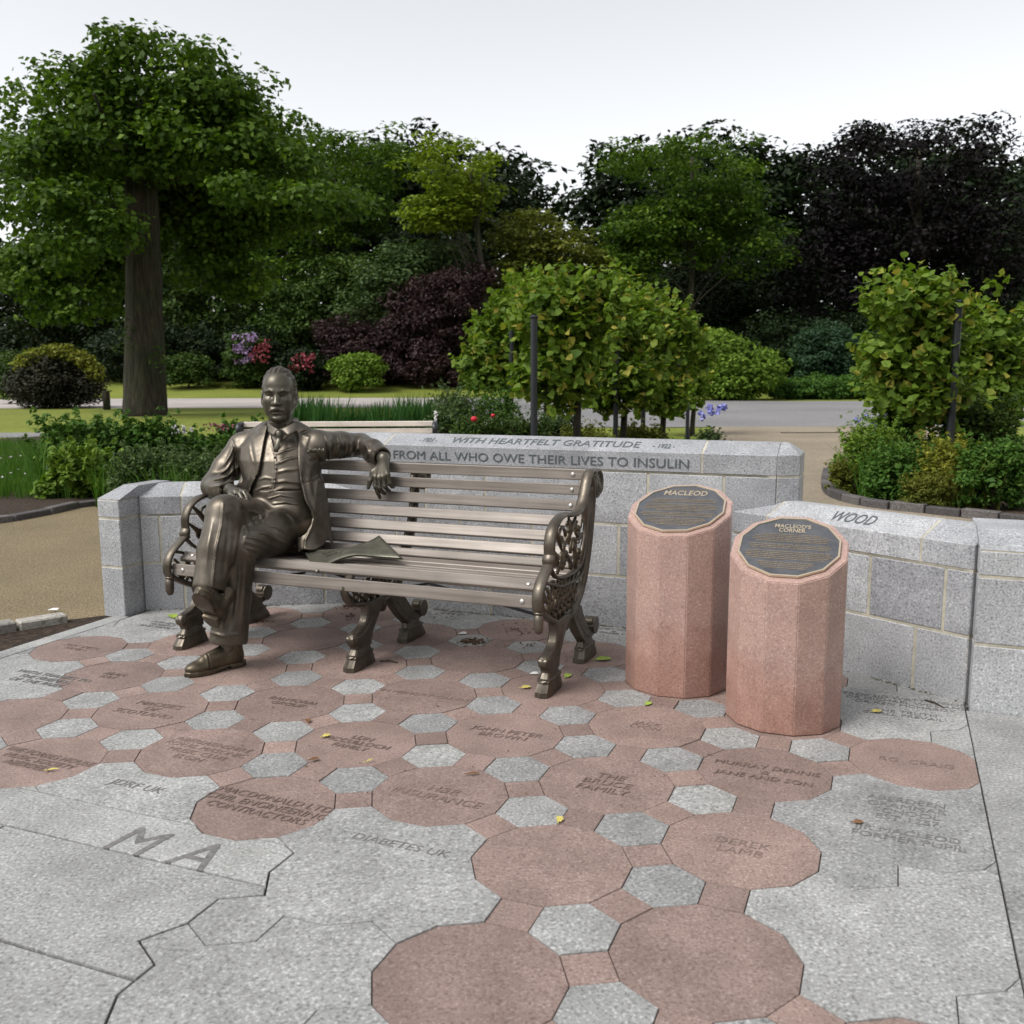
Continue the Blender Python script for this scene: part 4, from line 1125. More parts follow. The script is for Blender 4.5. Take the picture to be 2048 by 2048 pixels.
# --- head frame: faces 26 degrees towards the camera
hf = R(27); HC = np.array([-1.527, .372, 1.218]); HX = np.array([math.cos(hf), math.sin(hf), 0]); HF = np.array([math.sin(hf), -math.cos(hf), 0]); HZ = np.array([0, 0, 1.0])
HB = [HX, HF, HZ]; HS = 1.03
H = lambda x, f, z: HC + HS * (HX * x + HF * f + HZ * z)
def build_head(F):
    E = lambda c, r, k=.015, op='add': F.ell(H(*c), np.array(r) * HS, k, op, HB)
    C = lambda a, b, ra, rb, k=.01, op='add': F.cone(H(*a), H(*b), ra * HS, rb * HS, k, op)
    E((0, -.018, .035), (.077, .100, .092)); E((0, .028, -.02), (.063, .066, .085), .03); E((0, .040, .045), (.062, .050, .052), .03)
    for s in (-1, 1):
        C((s * .057, .0, -.05), (s * .018, .070, -.104), .020, .019, .035)
        C((s * .012, .087, .017), (s * .046, .070, .019), .0095, .008, .018)
        E((s * .043, .062, -.022), (.021, .02, .018), .025)
        E((s * .036, .060, -.055), (.022, .025, .032), .03)
    E((0, .077, -.106), (.020, .018, .016), .030); E((0, .072, -.075), (.030, .022, .026), .02)
    for s in (-1, 1):
        E((s * .0305, .0965, -.001), (.0195, .020, .0115), .009, 'sub')
        E((s * .0305, .0700, -.0015), (.0135, .0135, .0125), .003)
        C((s * .0165, .0845, .0015), (s * .031, .0868, .0075), .0036, .0042, .003); C((s * .031, .0868, .0075), (s * .046, .0765, .001), .0042, .0036, .003)
        C((s * .018, .0835, -.0085), (s * .031, .0855, -.0115), .003, .003, .004); C((s * .031, .0855, -.0115), (s * .044, .077, -.007), .003, .003, .004)
        C((s * .014, .0945, .0175), (s * .034, .0925, .0225), .0048, .0050, .006); C((s * .034, .0925, .0225), (s * .050, .078, .017), .005, .003, .006)
    C((0, .086, .014), (0, .108, -.036), .0082, .0125, .012); E((0, .112, -.039), (.0115, .0105, .009), .008)
    for s in (-1, 1):
        E((s * .0125, .098, -.042), (.0085, .010, .0075), .010)
        C((s * .002, .0975, -.062), (s * .020, .0925, -.068), .0085, .0085, .008); C((s * .020, .0925, -.068), (s * .036, .080, -.0775), .0085, .0045, .008)
    E((0, .0995, -.0785), (.028, .010, .0022), .002, 'sub')
    C((-.012, .0885, -.0850), (.012, .0885, -.0850), .0072, .0072, .008)
    E((0, .101, -.0965), (.022, .008, .0045), .012, 'sub')
    for s in (-1, 1):
        E((s * .0795, -.012, -.010), (.010, .021, .034), .008); E((s * .089, -.005, -.006), (.008, .011, .020), .005, 'sub'); C((s * .078, .0, -.035), (s * .077, .004, -.042), .009, .008, .006)
    F.cone(H(0, -.015, -.085), (-1.545, .405, 1.00), .056, .066, .03)
def hand(F, wrist, kn, fingers, thumb, r=.0108, palm=None):
    for i, k_ in enumerate(kn):
        F.cone(wrist, k_, .021, .0125, .012); F.chain([k_] + fingers[i], [r * 1.12, r, r * .92, r * .80], .004)
        F.ell(k_, (.0125, .0125, .0125), .006)
    F.chain(thumb, [.017, .0135, .0115, .009], .008)
body = Field([axis(-1.93, -.96, .009, [(-1.67, -1.41), (-1.12, -.97)], .0028), axis(-.42, .80, .009, [(-.045, .12), (.22, .36), (.47, .56)], .0028), axis(.06, 1.37, .009, [(.70, .80), (1.07, 1.36)], .0028)])
body.loft(TORSO, .02, YAW)
for a, b in ((Lsh, Lelb), (Lelb, Lwr), (Rsh, Relb), (Relb, Rwr)): body.cone(a, b, .040, .032, .02)
for a, b, c in ((Rhip, Rknee, Rank), (Lhip, Lknee, Lank)): body.cone(a, b, .06, .045, .02); body.cone(b, c, .042, .034, .02)
build_head(body)
hand(body, Lwr, [(-1.069, .497, .815), (-1.045, .49, .813), (-1.022, .492, .817), (-1.001, .50, .828)],
     [[(-1.064, .488, .768), (-1.057, .496, .738), (-1.052, .508, .712)], [(-1.039, .484, .765), (-1.036, .507, .742), (-1.037, .53, .732)], [(-1.013, .488, .772), (-1.012, .513, .752), (-1.014, .537, .745)], [(-.992, .50, .788), (-.991, .522, .77), (-.994, .542, .764)]],
     [(-1.052, .525, .875), (-1.086, .503, .838), (-1.097, .493, .795), (-1.104, .487, .762)])
hand(body, Rwr, [(-1.560, .075, .776), (-1.548, .052, .779), (-1.545, .026, .775), (-1.552, .004, .765)],
     [[(-1.520, .068, .772), (-1.498, .060, .755), (-1.484, .054, .738)], [(-1.505, .036, .775), (-1.481, .022, .755), (-1.470, .012, .736)], [(-1.505, .006, .770), (-1.482, -.008, .750), (-1.472, -.016, .733)], [(-1.520, -.018, .758), (-1.502, -.030, .742), (-1.494, -.036, .728)]],
     [(-1.60, .10, .77), (-1.568, .108, .76), (-1.535, .10, .752), (-1.512, .092, .742)])
# the suit presses in on the body: keep it a few millimetres inside the cloth
body.build('body', M['bronze_skin'], statue, 1)
del body
# --- hair: combed strands over the cranium
hair = Field([axis(HC[0] - .13, HC[0] + .13, .0026), axis(HC[1] - .15, HC[1] + .15, .0026), axis(HC[2] - .10, HC[2] + .16, .0026)])
hair.ell(H(0, -.020, .036), np.array((.0808, .1045, .0990)) * HS, .01, 'add', HB)
hair.ell(H(0, -.03, -.03), np.array((.077, .085, .07)) * HS, .02, 'add', HB)
X, Y, Z = hair.grid((slice(None),) * 3)
hx = ((X - HC[0]) * HX[0] + (Y - HC[1]) * HX[1]) / HS; hy = ((X - HC[0]) * HF[0] + (Y - HC[1]) * HF[1]) / HS; hz = (Z - HC[2]) / HS + 0 * hx
part = np.where(hx < -.022, 1.0, -1.0)
ang = np.arctan2(hz - .01, np.abs(hx) + 1e-3)
wave = np.sin(hx * 330 + hy * 60 + 2.0 * np.sin(hy * 30)) * .0013 + np.sin(ang * 22 + hy * 35 + hx * 60) * .0016 + np.sin(hy * 90 - ang * 9) * .0008
hair.d = hair.d - wave.astype(np.float32)
groove = .004 * np.exp(-((hx + .024 + .12 * (hy - .02) * .2) / .0035) ** 2) * (hz > .05)
hair.d = hair.d + groove.astype(np.float32)
# hairline: high forehead, temples set back, sideburns to mid ear, nape
line = np.maximum(hy - (.052 - .9 * np.abs(hx) * .35 + .15 * (hz - .09)), -(hz - .095 + .55 * (hy + .0)) * .8)
front = hy - np.interp(hz, [-.02, .02, .05, .068, .082, .092, .105, .15], [.002, .010, .020, .046, .078, .10, .12, .12]).astype(np.float32) + .62 * np.maximum(np.abs(hx + .012) - .022, 0) * (hz > .05) + .004 * np.sin(hx * 260)
low = (-.022 - hz) + np.where(hy > -.01, .0, -.04)
hair.d = np.maximum(hair.d, np.maximum(front, low).astype(np.float32))
for s_ in (-1, 1): hair.ell(H(s_ * .086, -.012, -.010), np.array((.012, .026, .036)) * HS, .0, 'sub', HB)
hair.build('hair', M['bronze_hair'], statue, 1)
# --- trousers
tr = Field([axis(-1.72, -1.27, .0037), axis(-.42, .48, .0040), axis(.10, .82, .0037)])
tr.loft([(.47, -1.505, .29, .18, .13), (.52, -1.505, .30, .19, .15), (.60, -1.505, .315, .18, .145), (.70, -1.51, .345, .166, .134), (.76, -1.51, .35, .16, .13)], .02, YAW)
tr.chain([Lhip, (-1.43, .10, .572), Lknee], [.108, .100, .086], .03); tr.chain([Lknee, (-1.445, -.15, .33), (-1.452, -.185, .135)], [.084, .078, .084], .02)
tr.chain([Rhip, (-1.535, .07, .648), Rknee], [.105, .095, .080], .03); tr.chain([Rknee, (-1.462, -.235, .55), (-1.452, -.30, .405)], [.080, .076, .070], .02)
# seat presses flat on the slats
tr.put((slice(None),) * 3, np.broadcast_to(.462 - tr.ax[2][None, None, :], tr.d.shape) if False else np.zeros_like(tr.d) - .5, 0, 'and') if False else None
X, Y, Z = tr.grid((slice(None),) * 3)
# cut the hems square to the shin and hollow them
def hem(F, p, n, r, ru, depth=.05):
    p = np.array(p); n = np.array(n, float); n /= np.linalg.norm(n)
    X, Y, Z = F.grid((slice(None),) * 3)
    h = (X - p[0]) * n[0] + (Y - p[1]) * n[1] + (Z - p[2]) * n[2]
    rr = np.sqrt(np.maximum((X - p[0]) ** 2 + (Y - p[1]) ** 2 + (Z - p[2]) ** 2 - h * h, 0))
    near = (rr < r) & (h < .11)
    F.d = np.where(near & (h > -.03), np.maximum(F.d, h), F.d)
    hollow = np.maximum(rr - ru, -(h + depth))
    F.d = np.where(near & (h > -depth - .02), np.maximum(F.d, -hollow), F.d)
hem(tr, (-1.452, -.187, .118), (-.02, -.12, -1), .13, .060)
hem(tr, (-1.448, -.305, .392), (.02, -.38, -1), .11, .050)
def strokes(specs): return [([tuple(p) for p in pts], a, w) for pts, a, w in specs]
tr.folds(strokes([
    ([(447, 1006), (443, 1050), (432, 1100), (427, 1150), (425, 1176)], .0062, 2.4), ([(470, 1020), (476, 1060), (470, 1110), (462, 1160)], .0045, 6), ([(456, 1030), (455, 1080), (446, 1150)], -.0045, 6),
    ([(425, 1040), (416, 1090), (410, 1140)], .003, 6), ([(486, 1040), (494, 1065), (488, 1090)], .004, 5),
    ([(500, 1022), (520, 1028), (528, 1042)], .0045, 4), ([(478, 1012), (500, 1030), (512, 1050)], -.0035, 5), ([(488, 1040), (505, 1046), (514, 1040)], .003, 4),
    ([(490, 1072), (515, 1078), (545, 1092), (570, 1100)], .0042, 3.2), ([(492, 1083), (515, 1090), (540, 1101)], .0042, 3.2), ([(505, 1062), (530, 1066), (560, 1082), (585, 1092)], .0038, 3.4), ([(525, 1050), (550, 1052), (580, 1068)], .0035, 4),
    ([(488, 1094), (508, 1100), (525, 1108)], .0040, 3), ([(520, 1036), (545, 1022), (575, 1026), (590, 1040)], .0036, 4), ([(500, 1077), (530, 1086), (560, 1100)], -.003, 2.5),
    ([(478, 1110), (480, 1160), (470, 1230)], .0045, 6), ([(492, 1115), (490, 1170), (484, 1240)], .003, 5), ([(470, 1180), (462, 1240), (455, 1265)], -.003, 7), ([(483, 1098), (500, 1112), (505, 1125)], .004, 4),
    ([(410, 1262), (445, 1272), (482, 1268)], .0035, 2.5), ([(530, 1015), (532, 1030), (520, 1048)], -.003, 3)]))
tr.build('trousers', M['bronze'], statue, 1)
del tr
# --- waistcoat and shirt front
PXO = [(537, 838), (527, 880), (521, 915), (517, 945), (501, 975), (486, 1004), (482, 1030), (545, 1060), (600, 1075), (612, 1066), (622, 1048), (625, 1035), (620, 1018), (610, 1000), (603, 968), (598, 930), (598, 880), (592, 838)]
wc = Field([axis(-1.76, -1.28, .0034), axis(.12, .56, .0036), axis(.58, 1.10, .0034)])
wc.loft([(a, b, c, d + .008, e + .010) for a, b, c, d, e in TORSO], .02, YAW)
PX, PY = wc.pix((slice(None),) * 3); wc._px = (PX, PY)
hemline = poly_sd(PX, PY, [(470, 840), (620, 840), (640, 1000), (604, 1022), (575, 1020), (550, 1016), (538, 1008), (529, 994), (520, 1005), (505, 1010), (480, 1006)])
wc.d = np.maximum(wc.d, (hemline / 415).astype(np.float32))
vee = poly_sd(PX, PY, [(541, 830), (541, 858), (545, 885), (549, 905), (560, 890), (574, 870), (588, 850), (592, 830)])
wc.d = np.where(vee < 0, np.maximum(wc.d, wc.d + .007), wc.d)
wc.folds(strokes([([(551, 908), (575, 900), (592, 895)], .004, 3), ([(552, 928), (575, 918), (596, 914)], .0042, 3), ([(553, 945), (572, 940), (598, 938)], .003, 3.5), ([(545, 965), (570, 962), (600, 966)], .0036, 3),
                  ([(540, 985), (565, 976), (600, 978)], .0048, 3), ([(535, 998), (560, 990), (590, 996)], .0044, 3), ([(545, 1008), (570, 1004), (598, 1010)], .0040, 3), ([(538, 990), (562, 983), (596, 987)], -.0035, 2.5), ([(548, 1000), (575, 998), (600, 1003)], -.003, 2.5),
                  ([(505, 985), (525, 975), (545, 972)], .0024, 3), ([(515, 960), (530, 955), (545, 958)], .0022, 3), ([(550, 905), (552, 940), (548, 975), (530, 993)], .0026, 2.2), ([(545, 880), (549, 905)], .003, 2), ([(575, 868), (560, 890), (549, 906)], .003, 2)]))
wc.build('waistcoat', M['bronze'], statue, 1)
del wc
# --- jacket
jk = Field([axis(-1.95, -.98, .0039), axis(.0, .80, .0041), axis(.46, 1.10, .0039)])
jk.loft([(a, b, c, d + .024, e + .026) for a, b, c, d, e in TORSO], .02, YAW)
jk.ell(Lsh, (.072, .072, .070), .03); jk.ell(Rsh, (.072, .072, .070), .03)
jk.cone((-1.47, .42, 1.045), Lsh, .045, .062, .03); jk.cone((-1.63, .40, 1.04), Rsh, .045, .062, .03)
jk.chain([Lsh, (-1.315, .58, .962), Lelb], [.076, .066, .060], .02); jk.chain([Lelb, (-1.15, .615, .935), Lwr], [.060, .056, .049], .02)
jk.chain([Rsh, (-1.815, .31, .85), Relb], [.078, .068, .064], .02); jk.chain([Relb, (-1.74, .165, .77), Rwr], [.064, .058, .048], .02)
# collar standing behind the neck
jk.chain([(-1.617, .36, 1.06), (-1.60, .43, 1.085), (-1.55, .475, 1.092), (-1.495, .45, 1.085), (-1.475, .375, 1.06)], [.014, .016, .017, .016, .014], .015)
# skirts of the jacket falling over hip and seat
jk.loft([(.487, -1.275, .27, .068, .135), (.52, -1.29, .285, .060, .135), (.60, -1.31, .32, .052, .135), (.70, -1.335, .34, .055, .125), (.80, -1.36, .36, .06, .11)], .03, YAW, 2.2)
jk.loft([(.56, -1.665, .30, .05, .11), (.66, -1.68, .32, .05, .11), (.78, -1.69, .35, .055, .11)], .03, YAW, 2.2)
PX, PY = jk.pix((slice(None),) * 3); jk._px = (PX, PY)
X, Y, Z = jk.grid((slice(None),) * 3)
# cut the front open along its edges (front half only) and leave cloth thickness elsewhere
op = poly_sd(PX, PY, PXO) / 410
frontcut = np.maximum(op, (Y - (.36 + .13 * (X + 1.55))))
jk.d = np.maximum(jk.d, -frontcut.astype(np.float32))
# room for the body inside the skirts
hol = np.full_like(jk.d, .5); 
lw_ = poly_sd(PX, PY, [(600, 1120), (600, 1100), (606, 1099), (625, 1101), (645, 1091), (655, 1078), (662, 1085), (660, 1130)]) / 410
jk.d = np.where(PY > 1060, np.maximum(jk.d, -lw_.astype(np.float32)), jk.d)
# cuffs cut square and hollowed
hem(jk, (-1.058, .548, .908), (.82, -.55, -.20), .075, .038, .025)
hem(jk, (-1.640, .095, .776), (.93, -.35, .03), .075, .036, .025)
# lapels: a second thickness of cloth with notches
for poly in ([(590, 836), (613, 856), (603, 867), (620, 873), (613, 897), (607, 933), (602, 968), (596, 930), (595, 880)], [(539, 836), (513, 860), (521, 868), (502, 873), (506, 900), (512, 932), (515, 950), (524, 915), (530, 880)]):
    sd_ = poly_sd(PX, PY, poly)
    jk.d -= (.006 * np.clip(.5 - sd_ / 4.4, 0, 1) * (Y < .40)).astype(np.float32)
jk.d += (.006 * np.exp(-(poly_sd(PX, PY, [(601, 866), (619, 859), (619, 861), (603, 868)]) / 1.6).clip(0) ** 2) * (Y < .42)).astype(np.float32)
jk.folds(strokes([
    # left sleeve along the bench back
    ([(652, 868), (656, 890), (660, 912)], .0060, 3.6), ([(664, 872), (668, 892), (664, 915)], -.005, 4), ([(676, 868), (680, 890), (676, 912)], .0065, 4), ([(690, 876), (692, 895), (686, 914)], -.0045, 3.5), ([(702, 876), (706, 895), (700, 915)], .0060, 4), ([(716, 884), (720, 900), (714, 918)], -.004, 4), ([(730, 886), (736, 900), (732, 920)], .005, 4.5), ([(748, 896), (758, 910)], .003, 4),
    # right sleeve
    ([(468, 890), (460, 910), (448, 930)], .0055, 4), ([(478, 900), (466, 925), (455, 945)], -.0045, 4), ([(470, 915), (455, 938), (436, 950)], .0065, 3.6), ([(474, 935), (455, 952), (430, 958)], .0068, 3.6), ([(470, 948), (448, 962), (424, 964)], -.0055, 3), ([(468, 962), (445, 970), (420, 974)], .004, 3.6), ([(440, 985), (450, 975), (462, 972)], .003, 3.5), ([(464, 880), (472, 905), (470, 930)], -.006, 3.2),
    # body of the coat
    ([(470, 915), (471, 960), (466, 985)], -.006, 3), ([(505, 920), (500, 955), (485, 990)], .0028, 6), ([(520, 950), (503, 978), (488, 1000)], .0032, 3), ([(498, 880), (500, 905), (506, 925)], .0022, 4),
    ([(632, 905), (640, 925), (650, 930)], -.0035, 4), ([(640, 940), (634, 980), (632, 1030)], .0045, 7), ([(615, 940), (622, 985), (635, 1030)], .0035, 6), ([(650, 950), (646, 1000), (642, 1050)], -.0035, 5), ([(652, 880), (656, 905), (652, 925)], -.006, 2.6),
    ([(616, 921), (634, 920)], -.0030, 1.6), ([(600, 930), (604, 965), (612, 998), (625, 1022), (629, 1037), (622, 1058), (611, 1080), (610, 1096)], .0040, 2.6), ([(610, 1097), (630, 1098), (648, 1086)], .0035, 2.6)]))
jk.build('jacket', M['bronze'], statue, 1)
del jk
# --- shirt collar, tie, buttons, pocket handkerchief
def BLv(px, py, v): return BL(px, py, v)
cl = Field([axis(-1.66, -1.42, .003), axis(.27, .52, .003), axis(1.0, 1.12, .003)])
cl.loft([(1.005, -1.548, .405, .074, .074), (1.05, -1.545, .40, .066, .068), (1.088, -1.54, .395, .063, .066)], .01, YAW, 2.1)
collar = cl.build('shirt_collar', M['bronze'], statue, 1)
for pts in (((536, 844, .345), (558, 859, .297), (548, 872, .285), (535, 861, .325)), ((593, 843, .352), (559, 859, .297), (577, 872, .290), (594, 861, .335))):
    q = [BL(*p_) for p_ in pts]; g_ = []
    for i in range(6):
        for j in range(6):
            a_, b_2 = i / 5, j / 5; w_ = q[0].lerp(q[1], a_).lerp(q[3].lerp(q[2], a_), b_2); g_.append(w_ + Vector((0, -.006 * math.sin(math.pi * a_), 0)))
    o = mesh_obj('collar_wing', g_, [(i * 6 + j, i * 6 + j + 1, i * 6 + j + 7, i * 6 + j + 6) for i in range(5) for j in range(5)], M['bronze'], collar, True)
    sm = o.modifiers.new('thick', 'SOLIDIFY'); sm.thickness = .007; sm.offset = 0
tie = MB()
K0 = BLv(558, 862, .292); K1 = BLv(558, 873, .282); K2 = BLv(555, 888, .262); K3 = BLv(551, 904, .252)
tie.tube([K0 + Vector((0, 0, .004)), K0, K0.lerp(K1, .5), K1, K1 + Vector((0, 0, -.004))], [.009, .0135, .0145, .0105, .009], 10)
tie.tube([K1, K1.lerp(K2, .5), K2, K2.lerp(K3, .6), K3], [.009, .0125, .0145, .014, .012], 10, flat=(1, .5), axis=(.97, .2, 0))
tie.build('tie', M['bronze_skin'], statue, True)
for px, py, v in ((550, 915, .248), (552, 937, .236), (549, 957, .230), (541, 976, .226), (533, 990, .224)):
    b = MB(); b.ball(BLv(px, py, v), .0075, 10, 6, (1, .6, 1)); b.build('waistcoat_button', M['bronze'], statue, True)
hk = MB()
for k in range(9):
    q = BLv(617 + 3.7 * k, 904 - 3.5 * abs(math.sin(k * 1.3)), .285 + .0075 * k)
    hk.ball(q, .010, 8, 5, (.8, .5, 1.1))
hk.build('pocket_handkerchief', M['bronze_skin'], statue, True)
# --- shoes, modelled once along +x and set on each foot
def shoe_field():
    S = Field([axis(-.03, .31, .003), axis(-.07, .07, .003), axis(-.01, .17, .003)])
    S.ell((.052, 0, .045), (.050, .034, .048), .02); S.ell((.13, .002, .048), (.090, .038, .045), .03); S.ell((.215, .004, .030), (.066, .043, .032), .02)
    S.cone((.058, 0, .06), (.046, 0, .150), .045, .043, .02); S.cone((.10, 0, .085), (.19, .003, .052), .026, .022, .02)
    X, Y, Z = S.grid((slice(None),) * 3)
    hw = np.interp(S.ax[0], [-.01, 0, .03, .08, .13, .19, .24, .272, .287], [0, .020, .036, .036, .036, .045, .040, .022, 0])[:, None, None]
    cy = np.interp(S.ax[0], [0, .13, .28], [0, .002, .006])[:, None, None]
    sole = np.maximum(np.abs(Y - cy) - hw, np.maximum(Z - .020, (.0105 - Z) * np.where((X > .082) & (X < .13), 0.0, 1.0) + np.where((X > .082), (.010 - Z) * 1.0, -Z)))
    out = np.abs(Y - cy) - hw
    zlo = np.where(X < .08, 0.0, np.where(X < .16, .014 - .014 * np.clip((X - .10) / .06, 0, 1), 0.0))
    sole = np.maximum(out, np.maximum(Z - .0215, zlo - Z))
    S.d = np.maximum(S.d, .016 - Z)
    S.put((slice(None),) * 3, sole.astype(np.float32), .0015)
    S.d += (.0022 * np.exp(-((X - .185 - 3 * Y * Y / .05 * .05) / .004) ** 2) * (Z > .03) * -1 + .0016 * np.exp(-((X - .180) / .003) ** 2) * (Z > .03)).astype(np.float32)
    S.d += (.0025 * np.exp(-((Z - .0225) / .003) ** 2) * (X > .02)).astype(np.float32)
    V, F = S.mesh(); V, F = S.keep_big(V, F)
    acc = np.zeros_like(V); n = np.zeros(len(V))
    for i in range(4):
        np.add.at(acc, F[:, i], V[F[:, (i + 1) % 4]]); np.add.at(acc, F[:, i], V[F[:, (i + 3) % 4]]); np.add.at(n, F[:, i], 2)
    return V * .5 + acc / n[:, None] * .5, F
SV, SF = shoe_field()
def shoe(heel, fwd, up):
    f = Vector(fwd).normalized(); u_ = Vector(up); l = u_.cross(f).normalized(); u_ = f.cross(l)
    Mx = Matrix(((f.x, l.x, u_.x, heel[0]), (f.y, l.y, u_.y, heel[1]), (f.z, l.z, u_.z, heel[2]), (0, 0, 0, 1)))
    o = np_mesh('shoe', SV, SF, M['bronze_dark'], statue, True); o.matrix_local = Mx
    lc_ = MB()
    for k in range(5):
        x = .105 + .017 * k; z = .118 - .0125 * k - .0012 * k * k
        lc_.tube([(x - .006, -.020, z - .010), (x, 0, z), (x + .004, .020, z - .010)], .0028, 6)
    lc_.tube([(.098, .0, .122), (.088, .016, .130), (.092, .026, .118)], .0026, 6); lc_.tube([(.098, .0, .122), (.088, -.016, .130), (.092, -.026, .118)], .0026, 6)
    tag(lc_.build('laces', M['bronze'], o, True), kind='stuff')
    return o
shoe((-1.428, -.115, 0.0), (-.132, -.262, 0), (0, 0, 1))
shoe((-1.435, -.305, .222), (.26, -.66, .70), (.0, .70, .70))
# ================================================================== VEGETATION
def lm(name, *c, **k):
    M[name] = leaf_mat(name, *c, **k)
lm('maple_leaf', (.026, .056, .006), (.090, .158, .016), (.185, .26, .03), trans=.3)
lm('bright_maple_leaf', (.075, .12, .008), (.18, .245, .018), (.29, .35, .04), trans=.3)
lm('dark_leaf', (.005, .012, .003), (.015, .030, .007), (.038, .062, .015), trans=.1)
lm('mid_leaf', (.018, .040, .008), (.064, .110, .018), (.13, .18, .038))
lm('olive_leaf', (.055, .072, .010), (.15, .165, .026), (.25, .245, .05), trans=.3)
lm('grey_green_leaf', (.035, .066, .020), (.095, .145, .050), (.15, .20, .085))
lm('copper_leaf', (.0025, .0017, .002), (.0065, .004, .0048), (.013, .008, .0095), trans=.05)
lm('purple_leaf', (.022, .012, .013), (.060, .034, .036), (.12, .075, .07), trans=.15)
lm('lime_leaf', (.06, .115, .012), (.155, .235, .030), (.38, .34, .07), trans=.35)
lm('shrub_leaf', (.030, .080, .012), (.075, .155, .022), (.14, .22, .045))
lm('fresh_leaf', (.075, .14, .015), (.16, .25, .03), (.24, .31, .06))
lm('blue_leaf', (.018, .045, .022), (.042, .085, .040), (.07, .12, .06))
lm('grass_blade', (.035, .095, .012), (.085, .175, .022), (.15, .23, .05), rough=.5)
lm('yellow_blade', (.10, .12, .02), (.22, .22, .05), (.36, .33, .10), rough=.5)
lm('iris_blade', (.020, .070, .016), (.050, .125, .028), (.09, .17, .045), rough=.35)
lm('yellow_leaf', (.11, .13, .015), (.24, .25, .03), (.36, .33, .05))
lm('dome_leaf', (.012, .012, .008), (.035, .035, .018), (.075, .06, .03), trans=.1)
M['stem'] = plain('brown_stem', (.05, .038, .025), .9, 0, .3)
for n_, c_ in (('purple_flower', (.25, .16, .30)), ('red_flower', (.22, .025, .04)), ('rose_red', (.55, .012, .035)), ('white_flower', (.62, .60, .60)), ('blue_flower', (.26, .27, .60)), ('pink_flower', (.30, .10, .14))):
    M[n_] = plain(n_, c_, .6, 0, .25)
def leaf_cloud(P, N, S, rng, fold=.35, aspect=.55, leafy=False):
    """one folded leaf per point: P (n,3) places, N (n,3) facing, S sizes. Returns vertices, triangles"""
    n = len(P)
    N = N / (np.linalg.norm(N, axis=1, keepdims=True) + 1e-9)
    T = rng.normal(size=(n, 3)); T -= N * (T * N).sum(1, keepdims=True); T /= np.linalg.norm(T, axis=1, keepdims=True) + 1e-9
    B = np.cross(N, T); S = S[:, None]
    a = P - T * S * .5; b = P + T * S * .5; c = P + B * S * aspect * .5 + N * S * fold * .25; d = P - B * S * aspect * .5 + N * S * fold * .25
    if not leafy:
        V = np.stack([a, c, b, d], 1).reshape(-1, 3); i = np.arange(n)[:, None] * 4
        F = np.concatenate([i + [0, 2, 1], i + [0, 3, 2]], 1).reshape(-1, 3)
        return V, F, 2
    # broad leaf: round base, pointed tip
    e1 = P - T * S * .22 + B * S * aspect * .62 + N * S * fold * .2; e2 = P - T * S * .22 - B * S * aspect * .62 + N * S * fold * .2
    c = P + T * S * .14 + B * S * aspect * .48 + N * S * fold * .22; d = P + T * S * .14 - B * S * aspect * .48 + N * S * fold * .22
    b = b - N * S * .12
    V = np.stack([a, e1, c, b, d, e2], 1).reshape(-1, 3); i = np.arange(n)[:, None] * 6
    F = np.concatenate([i + [0, 3, 2], i + [0, 2, 1], i + [0, 4, 3], i + [0, 5, 4]], 1).reshape(-1, 3)
    return V, F, 4
class Foliage:
    def __init__(s, seed): s.rng = np.random.default_rng(seed); s.V = []; s.F = []; s.A = []; s.n = 0
    def add(s, P, N, size, aspect=.55, fold=.35, var=.35, tint=None, leafy=False):
        r = s.rng; S = size * (1 + var * (r.random(len(P)) * 2 - 1))
        V, F, k = leaf_cloud(P, N, S, r, fold, aspect, leafy)
        t = r.beta(2.0, 2.4, len(P)) if tint is None else tint
        s.V.append(V); s.F.append(F + s.n); s.A.append(np.repeat(t, k)); s.n += len(V)
    def clump(s, c, rad, n, size, flat=.6, up=.9, aspect=.55, tint_shift=0.0, leafy=False, shell=.55, base=None):
        """leaves gathered round a branch end: denser to the outside, facing outwards and up"""
        r = s.rng; D = r.normal(size=(n, 3)); D /= np.linalg.norm(D, axis=1, keepdims=True)
        q = shell + (1 - shell) * r.random(n) ** .6; q *= 1 - .35 * r.random(n) ** 3
        rad = np.asarray(rad, float) if np.ndim(rad) else np.array([rad, rad, rad * flat])
        P = np.asarray(c) + D * q[:, None] * rad
        N = D * .6 + r.normal(size=(n, 3)) * .45 + np.array([0, 0, up])
        if base is not None: m = P[:, 2] > base; P, N = P[m], N[m]
        t = np.clip(r.beta(2, 2.6, len(P)) + tint_shift, 0, 1)
        s.add(P, N, size, aspect, tint=t, leafy=leafy)
    def crown(s, c, rad, clumps, per, cr, size, flat=.55, up=.9, aspect=.55, leafy=False, zmin=None, shell=.45, tilt=0.0):
        """a crown of many clumps set irregularly through an ellipsoid, most near its surface"""
        r = s.rng; c = np.asarray(c, float); rad = np.asarray(rad, float)
        for _ in range(clumps):
            d = r.normal(size=3); d /= np.linalg.norm(d); d[2] = d[2] * .9 + .1
            q = .35 + .65 * r.random() ** .45
            p = c + d * q * rad * (.82 + .30 * r.random())
            if zmin is not None and p[2] < zmin: p[2] = zmin + r.random() * rad[2] * .3
            k = cr * (.6 + .8 * r.random())
            s.clump(p, k, max(6, int(per * (k / cr) ** 2)), size, flat, up, aspect, r.normal() * .10, leafy, shell)
    def build(s, name, mat, parent=None):
        return np_mesh(name, np.concatenate(s.V), np.concatenate(s.F), mat, parent, False, np.concatenate(s.A))
